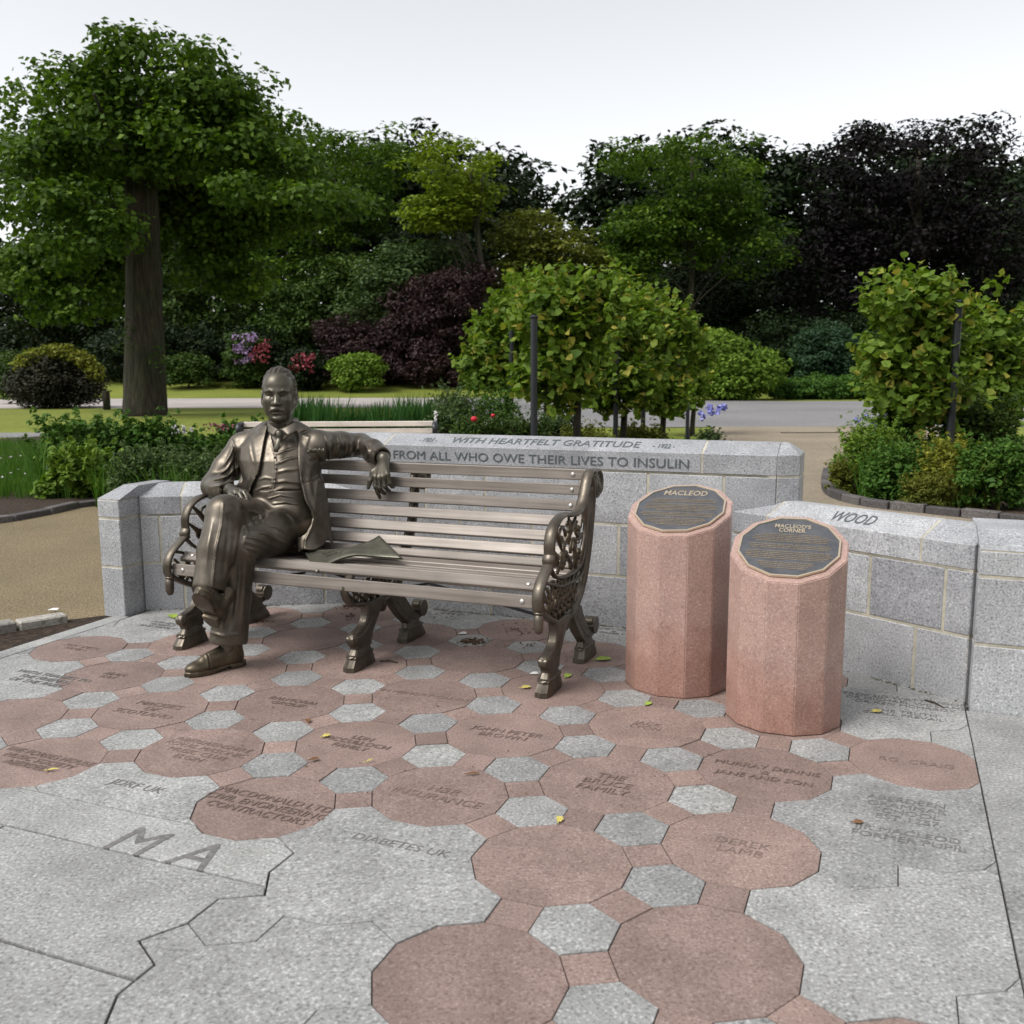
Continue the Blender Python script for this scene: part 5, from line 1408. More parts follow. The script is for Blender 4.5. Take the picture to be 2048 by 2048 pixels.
def trunk_mb(base, top, r0, r1, flare=1.5, seg=12, bend=.15, rng=None, n=9, rough=.06):
    m = MB(); b, t = Vector(base), Vector(top); P, rr = [], []
    for k in range(n):
        s = k / (n - 1); o = Vector((math.sin(s * 3.1 + b.x) * bend, math.cos(s * 2.3 + b.y) * bend, 0)) * s * (1 - s) * 2
        P.append(b.lerp(t, s) + o); rr.append((r0 + (r1 - r0) * s) * (1 + (flare - 1) * max(0, 1 - s * 7) ** 2))
    m.tube(P, rr, seg, True, axis=(1, 0, 0))
    for v in m.bm.verts:
        a = math.atan2(v.co.y - b.y, v.co.x - b.x); f = rough * (math.sin(a * 5 + v.co.z * .7) + .6 * math.sin(a * 9 - v.co.z * 1.3))
        c = b.lerp(t, min(max((v.co.z - b.z) / max(t.z - b.z, .01), 0), 1))
        v.co.x += (v.co.x - c.x) * f; v.co.y += (v.co.y - c.y) * f
    return m
def limb(m, a, b, r0, r1, sag=.3, seg=6, rng=random):
    a, b = Vector(a), Vector(b); P = [a]
    for k in (1, 2, 3): P.append(a.lerp(b, k / 4) + Vector((rng.uniform(-.1, .1), rng.uniform(-.1, .1), rng.uniform(0, .12))) * (b - a).length * sag)
    P.append(b); m.tube(P, [r0 + (r1 - r0) * k / 4 for k in range(5)], seg)
W3 = lambda px, py, Y: np.array(at(px, py, Y))
PXM = lambda Y: Y / FPX                        # metres to one photograph pixel at that distance
def tree(name, label, cat, Y, crowns, mat, leaf, per, cr, clumps, trunk=None, group=None, flat=.5, depth=None, up=.9, aspect=.55, seed=1, leafy=False, zmin=.05, tr_r=.25, bark='bark'):
    """crowns: (px, py, half width px, half height px, share of clumps)"""
    cx = sum(c[0] for c in crowns) / len(crowns)
    g = bank(Y) - .03 if Y > 49 else 0.0
    base = Vector((at(trunk if trunk else cx, 760, Y).x, Y, g - .05))
    root = empty(name, Matrix.Translation(base), label, cat, group)
    F = Foliage(seed); k = PXM(Y)
    if cat in ('shrub', 'groundcover', 'bush'):
        tr_r = .06; ytop = lambda c: at(c[0], c[1] - c[3], Y).z
        lowc = []
        for c in crowns:
            hgt = ytop(c) - g; yb = CAM_H - (g + hgt * .28); lowc.append((c[0], 742 + (CAM_H - g - hgt * .28) / k, c[2], max(8, hgt * .34 / k), c[4] * .5))
        crowns = list(crowns) + lowc
    ctr = []
    for (px, py, rx, ry, sh) in crowns:
        c = W3(px, py, Y) - np.array(base); ctr.append((c, rx * k, ry * k))
        F.crown(c, (rx * k, depth or max(rx * k * .8, 1.0), ry * k), int(clumps * sh * 2.0), int(per * 1.35), cr * .9, leaf * .80, flat, up, aspect, leafy, zmin)
    F.build('crown', M[mat], root)
    c0 = max(ctr, key=lambda q: q[0][2])
    topz = max(c0[0][2] + c0[2] * .3, 1.0)
    tm = trunk_mb((0, 0, 0), (c0[0][0] * .5, c0[0][1] * .5, topz), tr_r, tr_r * .3, 1.5, 10, .3)
    for c, rx, rz in ctr:
        for _ in range(4):
            a = random.uniform(.25, .8); s0 = Vector((c0[0][0] * .5 * a, c0[0][1] * .5 * a, topz * a))
            e = Vector(c) + Vector((random.uniform(-.6, .6) * rx, random.uniform(-.5, .5) * rx, random.uniform(-.3, .5) * rz))
            limb(tm, s0, e, tr_r * .22, tr_r * .05)
    tm.build('trunk', M[bark], root, True)
    return root
def shrub(name, label, cat, px, py_base, Y, w_px, h_px, mat, leaf, n_cl, per, cr_f=.33, group=None, seed=1, up=.9, aspect=.55, leafy=False, depth=None, ground=None, flat=.75, lean=0):
    k = PXM(Y); b = at(px, py_base, Y) if ground is None else Vector((at(px, py_base, Y).x, Y, ground))
    root = empty(name, Matrix.Translation(b), label, cat, group)
    F = Foliage(seed); r = F.rng; W, Hh = w_px * k, h_px * k; D = depth or W * .8
    for _ in range(n_cl):
        a = r.random() * 2 * math.pi; q = math.sqrt(r.random()); z = r.random() ** .8
        sh = math.sqrt(max(0, 1 - (z * .95) ** 2.2))
        p = np.array([math.cos(a) * q * W * sh * .88 + lean * z, math.sin(a) * q * D * sh * .88, Hh * (z * .84 + .06)])
        c = min(W, Hh) * cr_f * (.35 + .75 * r.random())
        F.clump(p * np.array([1.06, 1, .92]), c, max(5, int(per * .8)), leaf * (.8 + .5 * r.random()), flat, up, aspect, r.normal() * .17, leafy, base=0.01)
    for _ in range(int(n_cl * 1.1)):        # loose shoots standing out of the mass
        a = r.random() * 6.283; q = math.sqrt(r.random()); z = (.55 + .45 * r.random()); sh = math.sqrt(max(.05, 1 - (z * .9) ** 2.2))
        p0 = np.array([math.cos(a) * q * W * sh + lean * z, math.sin(a) * q * D * sh, Hh * z * .9]); dv = np.array([math.cos(a) * .5 + r.normal() * .25, math.sin(a) * .5 + r.normal() * .25, 1.1]) * min(W, Hh) * (.15 + .42 * r.random() ** 1.6)
        for t in (.15, .5, .85): F.clump(p0 + dv * t, min(W, Hh) * .07, max(4, int(per * .12)), leaf * (1.05 - .3 * t), .9, up, aspect, .12, leafy)
    F.build('foliage', M[mat], root)
    st = MB()
    for _ in range(7):
        a = r.random() * 6.28; st.tube([(0, 0, -.03), (math.cos(a) * W * .25, math.sin(a) * D * .25, Hh * .45), (math.cos(a) * W * .5 + lean * .6, math.sin(a) * D * .5, Hh * .75)], [.012 + W * .012, .008 + W * .008, .004], 5)
    st.build('stem', M['stem'], root, True)['kind'] = 'stuff'
    return root
def blossoms(root, pts, mat, rad, n, size, name='blossom', seed=3):
    """flower trusses: each a ball of petals"""
    F = Foliage(seed)
    for p in pts: F.clump(np.array(p) - np.array(root.location), rad, n, size, .9, .2, .8)
    o = F.build(name, M[mat], root); o['kind'] = 'stuff'; return o

# ---- the great tree on the left
TB = Vector((-11.65, 30.2, -.03))
big = empty('large_tree', Matrix.Translation(TB), 'thick dark-barked tree rising through the top of the picture behind the statue', 'tree')
tm = trunk_mb((0, 0, -.1), (.42, .1, 9.3), .64, .40, 1.10, 40, .06, None, 40, .03)
for v in tm.bm.verts:
    a = math.atan2(v.co.y, v.co.x - .045 * v.co.z); q = math.sin(a * 17 + 2 * math.sin(v.co.z * 1.1)) * .014 + math.sin(a * 29 + 3 * math.sin(v.co.z * 1.9 + 1)) * .009 + .03 * math.sin(a * 3 + v.co.z * .35)
    v.co.x += math.cos(a) * q; v.co.y += math.sin(a) * q
for z, dx, dy, dz, r_ in ((6.0, -4.5, -2.0, 1.6, .18), (6.8, 4.6, -1.0, 1.4, .18), (7.6, -3.0, 2.5, 2.0, .15), (8.4, 3.4, 2.0, 2.0, .15), (7.2, .5, -4.0, 1.4, .14), (8.9, -1.6, -1.0, 1.6, .12), (9.0, 1.4, -1.0, 1.6, .12)):
    s0 = Vector((.3 * z / 11, .1, z)); limb(tm, s0, s0 + Vector((dx, dy, dz)), r_, .04, .25)
tm.build('trunk', M['bark'], big, True)
F = Foliage(21)
def blobs(F, Y, L, base, per, cr, leaf, flat=.5, up=.8, dep=3.0, aspect=.75, leafy=False):
    k = PXM(Y)
    for px, py, rx, ry, n in L: F.crown(W3(px, py, Y) - np.array(base), (rx * k, dep, ry * k), n, per, cr, leaf, flat, up, aspect, leafy)
blobs(F, 33, [(80, 400, 120, 55, 26), (230, 400, 110, 60, 60), (170, 510, 110, 60, 60), (60, 540, 60, 60, 22), (150, 600, 120, 55, 50), (260, 480, 80, 80, 40)], TB, 64, .8, .20, .4, .7, 1.6)
blobs(F, 34, [(410, 440, 110, 70, 70), (520, 420, 120, 70, 76), (620, 400, 90, 50, 40), (440, 550, 90, 60, 46), (390, 380, 130, 40, 50)], TB, 64, .8, .20, .4, .7, 1.6)
blobs(F, 33, [(280, 320, 330, 60, 130), (240, 240, 240, 60, 70), (420, 270, 200, 50, 60)], TB, 54, .85, .21, .45, .7, 2.6)
blobs(F, 27.5, [(60, 420, 90, 40, 14), (170, 405, 70, 34, 18), (120, 500, 70, 40, 14), (210, 460, 40, 40, 10), (520, 385, 90, 22, 14), (640, 400, 60, 30, 10)], TB, 54, .7, .19, .4, .7, 1.2)
blobs(F, 28.6, [(300, 290, 260, 62, 80), (150, 320, 120, 40, 24), (470, 310, 130, 45, 30), (300, 215, 220, 55, 56), (290, 130, 150, 55, 44), (180, 180, 100, 50, 24), (430, 190, 100, 50, 24), (60, 330, 70, 40, 14), (560, 330, 70, 36, 14)], TB, 54, .8, .2, .45, .7, 1.6)
F.build('crown', M['maple_leaf'], big)
# leafy shoots low on the trunk
sh = Foliage(5)
for px, py in ((245, 640), (250, 665), (240, 690), (315, 720), (330, 735), (322, 700)): sh.clump(W3(px, py, 29.5) - np.array(TB), .35, 26, .13, .8)
tag(sh.build('shoots', M['mid_leaf'], big), kind='stuff')

# ---- the wood behind: one tree after another, far ones first
far = [-90, 60, 330, 470, 600, 720, 850, 980, 1260, 1380, 1500, 1620, 1760, 1890, 2030, 2150]
for i, px in enumerate(far):
    top = 285 + 30 * math.sin(i * 1.9) + (235 if px < 200 else 0)
    tree('tree', 'dark broadleaved tree at the very back of the wood', 'tree', 82 + 4 * math.sin(i * 2.2), [(px, (top + 560) / 2, 120, (560 - top) / 2, .65), (px, 620, 110, 110, .35)], 'dark_leaf', .80, 24, 1.9, 100, group='dark trees at the back of the wood', seed=40 + i, tr_r=.4)
# beyond them the wood is one mass
F = Foliage(39)
for i in range(1500):
    px = random.uniform(-250, 2300); py = 760 - 430 * random.random() ** 1.2
    if px < 260 and py < 520 + 50 * math.sin(px * .05): continue
    if abs(px - 1165) < 55 and py < 500: continue
    F.clump(W3(px, py, random.uniform(92, 108)), 3.0, 22, 1.15, .6)
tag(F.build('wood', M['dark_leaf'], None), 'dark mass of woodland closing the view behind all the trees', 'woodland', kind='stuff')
F = Foliage(38)
for i in range(900):
    px = random.uniform(-200, 2250); F.clump(W3(px, random.uniform(640, 755), random.uniform(70, 78)), 1.5, 30, .55, .6)
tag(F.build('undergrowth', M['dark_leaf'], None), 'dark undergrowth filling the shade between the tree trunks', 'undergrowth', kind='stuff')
tree('tree', 'mid green broadleaved tree with spreading sprays between the thick trunk and the yellow-green maple', 'tree', 62, [(640, 440, 110, 80, .35), (720, 400, 90, 60, .2), (560, 520, 90, 60, .2), (700, 320, 150, 60, .25)], 'maple_leaf', .40, 40, 1.3, 120, flat=.35, seed=61, up=1.2)
tree('tree', 'bright yellow-green maple whose sprays hang at the top middle of the picture', 'tree', 56, [(880, 430, 75, 42, .55), (930, 400, 70, 40, .3), (900, 330, 110, 50, .25)], 'bright_maple_leaf', .36, 40, 1.1, 70, flat=.3, seed=62, up=1.3, trunk=980)
tree('tree', 'dark green tree crowding behind the large trunk on the left', 'tree', 66, [(430, 590, 110, 110, .4), (370, 480, 100, 90, .3), (250, 560, 110, 110, .3)], 'mid_leaf', .42, 40, 1.4, 120, seed=63)
tree('tree', 'dark evergreen tree at the left edge behind the clipped dome bush', 'tree', 64, [(110, 610, 110, 90, .6), (60, 560, 70, 70, .2), (180, 680, 110, 60, .2)], 'dark_leaf', .40, 42, 1.3, 110, seed=64)
tree('holly_tree', 'grey-green leafy tree left of the purple shrub', 'tree', 60, [(660, 620, 80, 100, .5), (700, 560, 60, 60, .25), (590, 640, 60, 80, .25)], 'mid_leaf', .34, 46, 1.0, 120, seed=65)
tree('tree', 'pale green feathery tree leaning over the purple shrub', 'tree', 58, [(800, 560, 75, 55, .5), (860, 525, 70, 45, .3), (740, 620, 60, 60, .2)], 'grey_green_leaf', .34, 42, 1.1, 100, flat=.4, seed=66, up=1.2)
tree('tree', 'deep shaded tree filling the middle gap above the purple shrub', 'tree', 70, [(880, 500, 110, 90, .6), (1000, 430, 60, 80, .4)], 'dark_leaf', .42, 40, 1.4, 90, seed=67)
tree('smoke_bush', 'purple-leaved shrub in the middle of the wood edge', 'shrub', 56, [(890, 600, 75, 55, .5), (830, 640, 60, 60, .3), (930, 570, 60, 45, .2)], 'purple_leaf', .28, 50, .8, 110, seed=68, flat=.6)
tree('smoke_bush', 'darker wine-red shrub below the grey-green tree', 'shrub', 57, [(740, 690, 70, 45, .6), (680, 680, 50, 45, .4)], 'purple_leaf', .26, 46, .75, 70, seed=69)
tree('tree', 'olive-yellow tree with sky showing through behind the trained lime trees', 'tree', 58, [(1060, 480, 80, 60, .3), (1130, 520, 90, 70, .35), (1050, 560, 80, 60, .2), (1180, 560, 60, 60, .15)], 'olive_leaf', .34, 42, 1.05, 120, flat=.38, seed=70, up=1.3)
tree('tree', 'green tree with layered sprays right of the sky gap', 'tree', 60, [(1330, 450, 110, 60, .35), (1420, 410, 110, 50, .25), (1270, 520, 70, 70, .2), (1480, 500, 100, 70, .2), (1380, 330, 170, 50, .25)], 'maple_leaf', .38, 42, 1.2, 130, flat=.35, seed=71, up=1.1)
tree('tree', 'deep green tree in shade behind the yellow-green shrub', 'tree', 68, [(1400, 600, 120, 90, .5), (1540, 580, 110, 110, .5)], 'dark_leaf', .42, 40, 1.4, 110, seed=72)
tree('copper_beech', 'large blackish copper beech filling the upper right corner', 'tree', 60, [(1800, 470, 190, 130, .5), (1960, 520, 120, 150, .25), (1680, 560, 110, 110, .15), (1830, 320, 220, 70, .2)], 'copper_leaf', .36, 46, 1.3, 230, flat=.4, seed=73, tr_r=.5)
tree('tree', 'dark tree with yellow-green glints inside the copper beech at the right edge', 'tree', 72, [(1980, 480, 80, 100, .5), (1950, 640, 100, 80, .5)], 'dark_leaf', .42, 40, 1.4, 70, seed=74)
# ---- understorey of the wood
tree('laurel', 'dark laurel thicket under the trees at the left', 'shrub', 60, [(280, 700, 110, 45, .5), (380, 700, 80, 50, .5)], 'dark_leaf', .30, 46, .9, 90, seed=75)
tree('laurel', 'dark thicket under the trees behind the statue', 'shrub', 61, [(560, 700, 90, 50, .5), (620, 720, 70, 40, .5)], 'dark_leaf', .30, 46, .9, 80, seed=76)
tree('laurel', 'dark thicket between the purple shrub and the lime trees', 'shrub', 60, [(820, 720, 80, 50, .5), (930, 700, 90, 60, .5)], 'dark_leaf', .30, 46, .9, 90, seed=77)
tree('laurel', 'dark thicket under the copper beech', 'shrub', 56, [(1560, 690, 80, 60, .3), (1720, 690, 110, 70, .4), (1900, 690, 110, 70, .3)], 'dark_leaf', .28, 46, .9, 130, seed=78)
wd = Foliage(37)
for i in range(700):
    px = random.uniform(150, 2100); Y = random.uniform(60, 66); wd.clump(np.array((at(px, 740, Y).x, Y, bank(Y) + random.random() ** 1.5 * 2.2)), .9, 34, .30, .7)
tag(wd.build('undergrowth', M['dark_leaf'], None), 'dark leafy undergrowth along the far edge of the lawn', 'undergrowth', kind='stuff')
# the park goes on behind the camera: a ring of trees some way off
bk = Foliage(36)
for i in range(1300):
    a = random.uniform(math.pi * 1.0, math.pi * 2.0); d = random.uniform(26, 40); q = random.random()
    bk.clump(np.array((math.cos(a) * d, math.sin(a) * d - 2, .5 + 11.5 * q * (.75 + .25 * math.sin(a * 11)))), 2.4, 20, 1.0, .6)
tag(bk.build('wood', M['mid_leaf'], None), 'ring of park trees around the near side of the plaza, behind the viewer', 'woodland', kind='stuff')
lau = tree('shrub', 'light green shrub on the lawn edge left of the purple thicket', 'shrub', 54, [(715, 735, 45, 30, 1)], 'fresh_leaf', .24, 44, .6, 40, seed=79)
rh = tree('rhododendron', 'rhododendron with lilac flower trusses behind the statue', 'shrub', 56, [(488, 715, 40, 50, 1)], 'mid_leaf', .26, 44, .6, 50, seed=80)
blossoms(rh, [W3(468 + 42 * random.random(), 668 + 60 * random.random(), 54.6 + random.random() * .6) for _ in range(40)], 'purple_flower', .22, 10, .15)
rh2 = tree('rhododendron', 'rhododendron with crimson flowers just right of the lilac one', 'shrub', 57, [(522, 712, 32, 42, 1)], 'dark_leaf', .26, 44, .6, 40, seed=81)
blossoms(rh2, [W3(500 + 38 * random.random(), 683 + 40 * random.random(), 54.5 + random.random() * .6) for _ in range(24)], 'red_flower', .20, 9, .15)
rh3 = tree('rhododendron', 'crimson rhododendron to the right above the statue head', 'shrub', 55, [(605, 735, 42, 34, 1)], 'dark_leaf', .26, 44, .6, 44, seed=82)
blossoms(rh3, [W3(582 + 46 * random.random(), 710 + 34 * random.random(), 53.6 + random.random() * .6) for _ in range(30)], 'red_flower', .20, 9, .15)
tree('shrub', 'low pale green shrubs with lilac flowers right of the trunk', 'shrub', 56, [(375, 735, 50, 25, 1)], 'mid_leaf', .24, 40, .6, 36, seed=83)
tree('shrub', 'round blue-green shrub under the copper beech', 'shrub', 50, [(1655, 705, 62, 50, 1)], 'blue_leaf', .22, 60, .65, 90, seed=84)
tree('shrub', 'dark shrub right of the round blue-green one', 'shrub', 52, [(1740, 720, 50, 50, 1)], 'mid_leaf', .24, 46, .65, 60, seed=85)
tree('groundcover', 'low spreading green groundcover along the far side of the road', 'groundcover', 46, [(1620, 778, 90, 22, .6), (1730, 775, 70, 24, .4)], 'shrub_leaf', .20, 60, .5, 100, seed=86, zmin=.05)
tree('shrub', 'yellow-green rounded shrub beside the road right of the limes', 'shrub', 44.5, [(1470, 740, 85, 55, .7), (1430, 700, 50, 40, .3)], 'fresh_leaf', .27, 60, .75, 110, seed=87, zmin=.05)
tree('shrub', 'dark low foliage behind the right-hand lime tree', 'shrub', 40, [(1960, 740, 90, 60, 1)], 'dark_leaf', .22, 50, .65, 70, seed=88)
# ---- dome bush by the far path
dome = tree('clipped_bush', 'dark dome-shaped bush with yellowing tips by the far path at the left', 'bush', 37, [(112, 765, 82, 52, .8), (112, 785, 88, 30, .2)], 'dome_leaf', .17, 60, .6, 80, seed=89, zmin=.05)
F = Foliage(90)
for _ in range(46):
    a = random.uniform(.25, 2.6); F.clump(W3(112 + 84 * math.cos(a), 765 - 62 * math.sin(a), 36.6) - np.array(dome.location), .42, 34, .16, .8)
F.build('yellow_tips', M['yellow_leaf'], dome)
tree('shrub', 'light green shrub half hidden at the left edge behind the dome bush', 'shrub', 42, [(35, 745, 40, 45, 1)], 'mid_leaf', .20, 50, .55, 40, seed=91)
# short timber post on the lawn
pm = MB(); pm.tube([(0, 0, -.05), (0, 0, .62), (0, 0, .66)], [.13, .13, .10], 12); pp = on_ground(214, 818)
tag(pm.build('post', M['bark'], None, True, Matrix.Translation(pp)), 'short weathered timber post on the grass left of the large trunk', 'post')
# beds cut in the far lawn: low bedding plants
F = Foliage(92)
for i in range(420):
    t = random.random(); px = 405 + 130 * t; py = 763 + 9 * math.sin(t * 4.4) + random.uniform(-4, 4) + 3 * t
    q = None
    for Y in np.arange(50, 66, .4):
        if at(px, py, Y).z <= bank(Y) + .02: q = at(px, py, Y); break
    if q is not None: F.clump(np.array(q), .22, 8, .16, .6)
for i in range(200):
    px = 610 + 70 * random.random(); py = 770 + random.uniform(-4, 4)
    for Y in np.arange(50, 66, .4):
        if at(px, py, Y).z <= bank(Y) + .02: F.clump(np.array(at(px, py, Y)), .22, 8, .16, .6); break
tag(F.build('bedding_plants', M['olive_leaf'], None), 'brownish bedding plants in curved beds cut in the far lawn', 'plants', kind='stuff')

# ---- trained lime trees on black posts
M['post_black'] = M['black_iron']
lime_mesh = []
for v in range(3):
    V, Fc, _ = leaf_cloud(np.zeros((1, 3)), np.array([[0, 0, 1.0]]), np.array([1.0]), np.random.default_rng(v), .35 + .1 * v, .95, True)
    me = bpy.data.meshes.new('leaf'); me.from_pydata([tuple(q) for q in V], [], [tuple(q) for q in Fc]); me.materials.append(M['lime_leaf'])
    a = me.attributes.new('tint', 'FLOAT', 'FACE'); a.data.foreach_set('value', np.full(len(Fc), (.45, .7, .97)[v], np.float32)); lime_mesh.append(me)
def lime(label, px_trunk, Y, crowns, leaf, per, cr, clumps, seed, singles=0, group='trained lime trees on black posts'):
    b = Vector((at(px_trunk, 800, Y).x, Y, 0)); root = empty('lime_tree', Matrix.Translation(b), label, 'tree', group)
    F = Foliage(seed); k = PXM(Y); zs = []
    for (px, py, rx, ry, sh) in crowns:
        c = W3(px, py, Y) - np.array(b); zs.append(c[2])
        F.crown(c, (rx * k, min(.55, rx * k * .8), ry * k), int(clumps * sh * .72), int(per * .9), cr * .9, leaf, .7, .75, .95, True, .35)
    for _ in range(int(clumps * .95)):
        px, py, rx, ry, sh = crowns[F.rng.integers(len(crowns))]; a = F.rng.random() * 6.283; q = .72 + .42 * F.rng.random()
        p0 = W3(px + rx * q * math.cos(a), py + ry * q * math.sin(a), Y) - np.array(b) + np.array([0, F.rng.normal() * .25, 0]); dv = np.array([math.cos(a) * .5, F.rng.normal() * .4, .5 + F.rng.random() * .4]) * (.2 + .25 * F.rng.random())
        for t in (0, .33, .66, 1): F.clump(p0 + dv * t, .05, 3, leaf * (1 - .25 * t), .9, .7, .95, .15, True)
    F.build('crown', M['lime_leaf'], root)
    tm = trunk_mb((0, 0, -.05), (.03, 0, max(zs)), .055, .03, 1.3, 9, .05)
    for c_ in crowns:
        e = W3(c_[0] + random.uniform(-.5, .5) * c_[2], c_[1], Y) - np.array(b); limb(tm, (0, 0, max(.5, e[2] * .75)), e, .022, .008)
    tm.build('trunk', M['bark'], root, True)
    r = np.random.default_rng(seed + 500)
    for _ in range(singles):
        px, py, rx, ry, sh = crowns[r.integers(len(crowns))]; a = r.random() * 6.28; q = math.sqrt(r.random())
        p = W3(px + rx * q * math.cos(a), py + ry * q * math.sin(a), Y) - np.array(b); p[1] -= min(.62, rx * k * .85) * math.sqrt(max(.05, 1 - q * q)) + .05 * r.random()
        o = bpy.data.objects.new('leaf', lime_mesh[r.integers(3)]); link(o, root); o.location = p; s = leaf * (1.0 + .4 * r.random()); o.scale = (s, s, s)
        o.rotation_euler = (.75 + r.normal() * .45, r.normal() * .45, r.random() * 6.28)
    return root
lime('lime tree with large leaves nearest behind the inscription wall, left of the row', 1150, 12.4, [(1125, 650, 85, 70, .35), (1125, 750, 85, 70, .4), (1165, 600, 70, 40, .25)], .098, 26, .25, 150, 100, 150)
lime('second lime tree of the row behind the inscription wall', 1245, 14.6, [(1235, 655, 80, 68, .5), (1235, 755, 85, 72, .5)], .10, 26, .26, 140, 101, 130)
lime('third lime tree of the row, behind the pink pillars', 1325, 17.0, [(1320, 680, 70, 75, .5), (1310, 775, 70, 55, .5)], .105, 32, .28, 130, 102, 90)
lime('fourth lime tree at the far right end of the row', 1385, 20.0, [(1375, 720, 42, 65, .6), (1360, 790, 42, 40, .4)], .11, 30, .30, 90, 103, 0)
lime('yellowish lime tree in the back row, left of the first black post', 1010, 17.5, [(1010, 680, 55, 70, .5), (980, 740, 50, 50, .3), (1050, 620, 50, 40, .2)], .11, 30, .30, 130, 104, 40)
lime('lime tree of the back row seen behind the first black post', 1090, 18.5, [(1080, 610, 60, 50, .5), (1060, 700, 50, 60, .5)], .11, 30, .30, 100, 105, 0)
lime('lime tree with large leaves at the right, standing in the edged bed', 1835, 11.6, [(1840, 620, 80, 55, .32), (1830, 720, 85, 65, .36), (1835, 800, 85, 55, .32)], .098, 26, .25, 165, 106, 180)
lime('lime tree at the right edge of the picture behind the edged bed', 1985, 14.5, [(1985, 700, 60, 60, .5), (1990, 790, 60, 60, .5)], .105, 30, .28, 110, 107, 40)
def post(px, py_top, Y, label, r_=.038):
    b = Vector((at(px, 800, Y).x, Y, 0)); h = at(px, py_top, Y).z
    m = MB(); m.tube([(0, 0, -.05), (0, 0, h - .05), (0, 0, h - .02), (0, 0, h)], [r_, r_, r_ * 1.3, r_ * .7], 12)
    m.tube([(0, 0, -.05), (0, 0, .05)], r_ * 1.6, 12)
    tag(m.build('post', M['post_black'], None, False, Matrix.Translation(b)), label, 'post', 'black posts that carry the lime trees')
post(1068, 630, 11.6, 'tall slim black post at the near left of the lime row', .042); post(1232, 700, 14.2, 'black post between the first and second lime trees'); post(1287, 700, 15.8, 'black post between the second and third lime trees'); post(1376, 720, 19.0, 'black post at the far right end of the lime row'); post(1023, 650, 17.0, 'thin black post in the back row of limes'); post(1905, 600, 11.2, 'black post rising from the edged bed at the right', .045)
def wires(a, b, zs, label):
    A, B = Vector(a), Vector(b); root = empty('training_wire', Matrix.Translation(A), label, 'wire')
    for z in zs:
        m = MB(); m.tube([(0, 0, z), tuple((B - A) * .5 + Vector((0, 0, z - .01))), tuple(B - A + Vector((0, 0, z)))], .004, 5); m.build('strand', M['black_iron'], root)
wires((at(1068, 800, 11.6).x, 11.6, 0), (at(1376, 800, 19).x, 19, 0), (1.0, 1.45, 1.9), 'thin wires strung between the black posts of the lime row')

# ---- beds near the plaza
def bed(name, label, cat, px, pb, Y, w, h, mat, leaf, n_cl, per, **k):
    return shrub(name, label, cat, px, pb, Y, w, h, mat, leaf, int(n_cl * 1.7), int(per * 1.2), ground=0.0, **k)
bed('peony', 'broad-leaved bright green plant at the left corner of the bed behind the low wall', 'plant', 175, 985, 10.2, 85, 92, 'fresh_leaf', .085, 34, 60, seed=120, aspect=.6)
bed('peony', 'darker leafy plant in front of the large trunk', 'plant', 170, 930, 12.6, 100, 95, 'shrub_leaf', .095, 40, 60, seed=121)
bed('peony', 'leafy dark green plant right of the large trunk foot', 'plant', 300, 925, 12.8, 85, 95, 'shrub_leaf', .09, 36, 60, seed=122)
bed('catmint', 'fine-leaved grey-green plant behind the low wall left of the statue', 'plant', 300, 985, 9.4, 80, 112, 'grey_green_leaf', .05, 46, 90, seed=123, aspect=.4)
bed('catmint', 'fine-leaved grey-green plant directly behind the statue shoulder', 'plant', 410, 985, 9.2, 80, 105, 'grey_green_leaf', .05, 46, 90, seed=124, aspect=.4)
bed('catmint', 'fine-leaved green plant hidden partly by the statue arm', 'plant', 500, 975, 9.6, 70, 110, 'grey_green_leaf', .05, 36, 90, seed=125, aspect=.4)
fl = bed('flowering_perennial', 'dark green perennial with pale pink flowers left of the statue head', 'plant', 400, 895, 13.2, 95, 62, 'shrub_leaf', .085, 40, 50, seed=126)
blossoms(fl, [W3(345 + 45 * random.random(), 848 + 20 * random.random(), 12.6) for _ in range(16)], 'white_flower', .03, 4, .035); blossoms(fl, [W3(405 + 70 * random.random(), 848 + 12 * random.random(), 12.6) for _ in range(16)], 'pink_flower', .035, 4, .04, 'pink_blossom')
bed('shrub', 'green feathery shrub left of the statue collar', 'plant', 480, 905, 13.6, 60, 85, 'shrub_leaf', .08, 34, 50, seed=127)
def blades(name, label, cat, regions, mat, n, h, w, seed, group=None, parent=None, lean=.25, kind='stuff'):
    """upright grass-like leaves"""
    r = np.random.default_rng(seed); Vs, Fs, T = [], [], []
    P = np.concatenate([np.stack([r.uniform(x0, x1, int(n * s)), r.uniform(y0, y1, int(n * s))], 1) for x0, x1, y0, y1, s in regions])
    m = len(P); a = r.random(m) * 6.283; hh = h * (.55 + .6 * r.random(m)); ln = lean * hh * r.random(m); ww = w * (.7 + .6 * r.random(m)); b = r.random(m) * 6.283
    dx, dy = np.cos(a) * ww / 2, np.sin(a) * ww / 2; lx, ly = np.cos(b) * ln, np.sin(b) * ln; z = np.zeros(m)
    V = np.stack([np.stack([P[:, 0] - dx, P[:, 1] - dy, z], 1), np.stack([P[:, 0] + dx, P[:, 1] + dy, z], 1), np.stack([P[:, 0] + dx * .8 + lx * .35, P[:, 1] + dy * .8 + ly * .35, hh * .6], 1), np.stack([P[:, 0] - dx * .8 + lx * .35, P[:, 1] - dy * .8 + ly * .35, hh * .6], 1), np.stack([P[:, 0] + lx, P[:, 1] + ly, hh], 1)], 1).reshape(-1, 3)
    i = np.arange(m)[:, None] * 5; F = np.concatenate([i + [0, 1, 2], i + [0, 2, 3], i + [3, 2, 4]], 1).reshape(-1, 3)
    o = np_mesh(name, V, F, M[mat], parent, False, np.repeat(r.beta(2, 2.4, m), 3))
    return tag(o, label, cat, group, kind)
